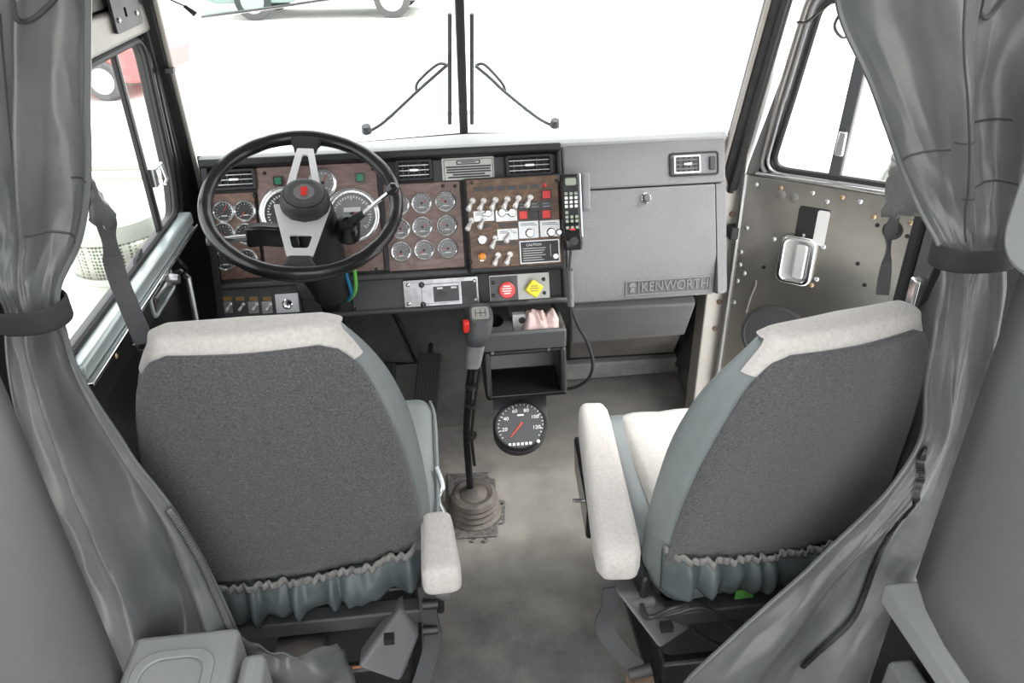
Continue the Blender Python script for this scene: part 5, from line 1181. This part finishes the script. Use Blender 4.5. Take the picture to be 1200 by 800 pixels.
for j in range(16):
    k = j/15; a = at(1046-12*k, 180+75*k, y=1.02); b = at(1062+26*k, 190+62*k, y=.87); rows.append([a.lerp(b, i/10)+V((0, .014*noise.noise(V((i*.5, j*.4, 5))), 0)) for i in range(11)])
q.grid(rows); q.build('belt_flap', 'curtain_vinyl', cR, solid=.003, ang=80)

# ================================================================== seat belts
b_ = root('seat_belt', at(128, 260, y=1.1), 'dark seat belt webbing hanging by the driver window', 'seat belt')
P = smooth_path([at(123, 252, y=1.03), at(127, 275, y=1.06), at(131, 298, y=1.09), at(138, 325, y=1.10), at(152, 360, y=1.10), at(170, 402, y=1.10)], 6)
n = len(P); sd = []; wd = []
for i in range(n):
    k = i/(n-1); tw = math.sin(min(1, max(0, (k-.1)/.35))*math.pi); sd.append(V((1, .1+1.4*tw, .0))); wd.append(.026-.006*tw+.004*k)
MB().ribbon(P, wd, sd, .002).build('webbing', 'belt', b_)
q = MB(); q.tube([P[-1]+V((-.016, 0, 0)), P[-1]+V((-.012, 0, -.014)), P[-1]+V((.012, 0, -.012)), P[-1]+V((.016, 0, .004))], .003, 6); q.build('wire_loop', 'dark_metal', b_)
b_ = root('seat_belt', at(1045, 280, x=.69), 'crumpled grey belt strap hanging in front of the open door', 'seat belt')
P = smooth_path([at(1050, 212, y=1.03), at(1054, 235, y=1.06), at(1044, 270, y=1.08), at(1040, 300, y=1.08), at(1034, 345, y=1.08)], 6); n = len(P)
MB().ribbon(P, [.013+.008*abs(math.sin(i*.35)) for i in range(n)], [V((1, math.sin(i*.5), 0)) for i in range(n)], .003).build('webbing', 'belt', b_)
b_ = root('hanging_strap', at(1092, 320, y=.9), 'short black strap slanting down from the right curtain tie', 'strap')
MB().ribbon(smooth_path([at(1106, 300, y=.88), at(1094, 325, y=.92), at(1080, 356, y=.98)], 5), .016, (1, .3, .3), .003).build('webbing', 'black_rubber', b_)

# loose black wires near the right door header
for lab, pts in (('thin black wire drooping from roof beside right curtain', [(990, 8), (978, 30), (988, 44), (1000, 36)]), ('thin black wire hanging over open door frame', [(975, 2), (960, 14), (945, 26), (934, 26)])):
    q = MB(); q.tube(smooth_path([at(px, py, y=1.5) for px, py in pts]), .003, 6); tag(q.build('loose_wire', 'cable'), lab, 'wire')

# ================================================================== outside: wipers, hood, air cleaner, mirror, vehicles
def on_ws(px, py, off):
    Yy = 2.1
    for _ in range(5): p = at(px, py, y=Yy); Yy = 2.13-(p.z-.93)*.281-.15*abs(p.x)/.685+off
    return at(px, py, y=Yy)
for bx_, arm, hook, lab in ((527, [(524, 76), (506, 92), (488, 108), (450, 143), (430, 155)], [(524, 76), (512, 76), (490, 96), (488, 107)], 'windshield wiper resting upright left of the centre post'), (553, [(557, 77), (575, 92), (592, 108), (630, 138), (650, 148)], [(557, 77), (568, 76), (588, 97), (592, 107)], 'windshield wiper resting upright right of the centre post')):
    wp = root('wiper', on_ws(arm[-1][0], arm[-1][1], .03), lab, 'wiper', 'windshield wipers')
    q = MB(); q.tube([on_ws(bx_, 16, .03), on_ws(bx_, 80, .03), on_ws(bx_, 145, .03)], .006, 8); q.build('blade', 'charcoal', wp)
    q = MB(); q.tube(smooth_path([on_ws(x, y, .045) for x, y in arm]), .0045, 8); q.build('arm', 'charcoal', wp)
    q = MB(); q.tube(smooth_path([on_ws(x, y, .055) for x, y in hook]), .004, 8); q.build('linkage', 'charcoal', wp)
    q = MB(); q.lathe([(.014, 0), (.012, .02)], on_ws(arm[-1][0], arm[-1][1], .045), (0, -.3, 1), 14); q.build('pivot', 'charcoal', wp)
hd = root('truck_hood', (0, 3.2, .5), 'long white truck hood beyond the windshield', 'hood'); rg = []
for y, hw, z in ((2.45, .68, .915), (2.6, .66, .90), (3.2, .58, .875), (3.9, .52, .845), (4.4, .48, .82)):
    rg.append([V((-hw, y, z-.65)), V((-hw, y, z-.16)), V((-hw*.9, y, z-.05)), V((-hw*.6, y, z)), V((0, y, z+.012)), V((hw*.6, y, z)), V((hw*.9, y, z-.05)), V((hw, y, z-.16)), V((hw, y, z-.65))])
MB().loft(rg).build('shell', 'white_paint', hd, ang=50)
MB().tube([V((0, 2.46, .925)), V((0, 3.2, .89)), V((0, 4.4, .834))], .008, 8).build('hinge_strip', 'satin_metal', hd)
MB().box((-.40, 4.40, .0), (.40, 4.46, .80)).build('grille', 'brushed', hd, bevel=.02)
ac = root('air_cleaner', at(140, 300, x=-1.10), 'pale round air cleaner with perforated band outside the driver window', 'air cleaner')
c = at(140, 287, x=-1.10); dpt = (c-CAM).dot(CF); rad = 53*dpt/900
print('AIRCLEANER', c, rad)
zb0 = c.z-.055; zb1 = c.z+.055
q = MB(); q.lathe([(rad*1.0, zb0), (rad*1.0, zb1)], (c.x, c.y, 0), (0, 0, 1), 48, False, False); q.build('perforated_band', 'perforated', ac, solid=.004)
q = MB(); q.lathe([(rad*1.03, zb1), (rad*1.03, zb1+.02), (rad*.98, zb1+.05), (rad*.7, zb1+.075), (.02, zb1+.085)], (c.x, c.y, 0), (0, 0, 1), 48); q.build('cap', 'canister', ac)
q = MB(); q.lathe([(rad*.96, zb0-.85), (rad*.96, zb0-.03), (rad*1.03, zb0-.02), (rad*1.03, zb0)], (c.x, c.y, 0), (0, 0, 1), 48); q.build('canister_body', 'canister', ac)
mr = root('round_mirror', at(1062, 213, y=2.2), 'round convex mirror outside the open passenger door window', 'mirror')
c = at(1064, 214, y=2.0); q = MB(); q.lathe([(.075, 0), (.078, .01), (.07, .03), (.03, .045)], c, (.2, 1, -.1), 28); q.build('shell', 'canister', mr)
q = MB(); q.lathe([(.072, -.001), (.05, -.006), (.01, -.009)], c, (.2, 1, -.1), 28); q.build('mirror_glass', 'chrome', mr)
q = MB(); q.cyl(c+V((0, .03, 0)), V((1.045, 1.742, .75)), .010); q.build('arm', 'canister', mr)
mb = root('mirror_bracket', at(120, 198, x=-1.0), 'thin pale mirror bracket tubes outside the driver window', 'bracket')
for py, m_ in ((198, 'canister'), (209, 'canister')):
    q = MB(); q.cyl(at(98, py, x=-1.0), at(200, py-1.5, x=-.76), .006); q.build('tube', m_, mb)

def car(lab, A, B, m, wr_):
    d = (B-A); L = d.length; d.normalize(); n = V((-d.y, d.x, 0)); 
    if n.y < 0: n = -n
    c = root('parked_car', (A+B)/2, lab, 'car')
    FC = Matrix(((d.x, n.x, 0, A.x), (d.y, n.y, 0, A.y), (0, 0, 1, A.z), (0, 0, 0, 1))); k = L/2.6; W = 1.7*k
    prof = [(-.85, .35), (-.9, .7), (-.7, .88), (.35, .98), (.85, 1.42), (2.2, 1.45), (2.85, 1.0), (3.4, .95), (3.45, .45), (3.3, .3), (-.7, .3)]
    q = MB(); q.loft([[(x*k, y, z*k*s_) for x, z in prof] for y, s_ in ((.0, .97), (.06, 1), (W-.06, 1), (W, .97))]); q.build('body', m, c, FC, bevel=.04, ang=30)
    q = MB(); q.loft([[(x*k, y, z*k) for x, z in ((.5, 1.0), (.92, 1.36), (2.15, 1.39), (2.6, 1.02))] for y in (-.012, .03)]); q.build('side_window', 'car_window', c, FC)
    for x in (0, 2.6):
        for y in (.06, W-.06):
            q = MB(); q.lathe([(.30*k, -.12), (.34*k, -.09), (.34*k, .09), (.30*k, .12)], (x*k, y, .34*k), (0, 1, 0), 28); t_ = q.build('wheel', 'tyre', c, FC)
            q = MB(); yy = y-.125 if y < 1 else y+.105; q.lathe([(.22*k, 0), (.20*k, .02)], (x*k, yy, .34*k), (0, 1, 0), 20); q.build('hub_cap', 'wheel_silver', t_, FC)
A = at(300, 24, z=-1.3); B = at(461, 21, z=-1.3); print('CAR', A, B, (B-A).length)
car('teal grey car with silver wheels parked across the yard', A, B, 'car_teal', .3)
A = at(128, 118, z=-1.3); B = A+V((-2.4, .4, 0)); car('red car parked beyond the driver window', A, B, 'car_red', .3)

# tinted sun visor folded up at the top left of the windshield
glass_mat('visor_tint', (.70, .77, .755), .06)
sv = root('sun_visor', at(205, -20, y=1.86), 'green tinted sun visor edge at the top left of the windshield', 'visor')
P = [at(196, -30, y=1.84), at(229, 17, y=1.82), at(262, 18, y=1.82), at(345, 2, y=1.82), at(380, -30, y=1.84)]
q = MB(); q.loft([P, [p+V((0, .006, 0)) for p in P]]); q.build('panel', 'visor_tint', sv, smooth=False)
q = MB(); q.tube([at(236, 20, y=1.815), at(320, 9, y=1.815), at(420, -6, y=1.82)], .003, 8); q.build('rod', 'satin_metal', sv)
q = MB(); q.tube([at(196, -2, y=1.815), at(216, 7, y=1.815)], .002, 6); q.build('pivot_wire', 'dark_metal', sv)
q = MB(); q.tube([at(216, 7, y=1.815), at(229, 17, y=1.815)], [.004, .006], 8); q.build('clip', 'black_rubber', sv)
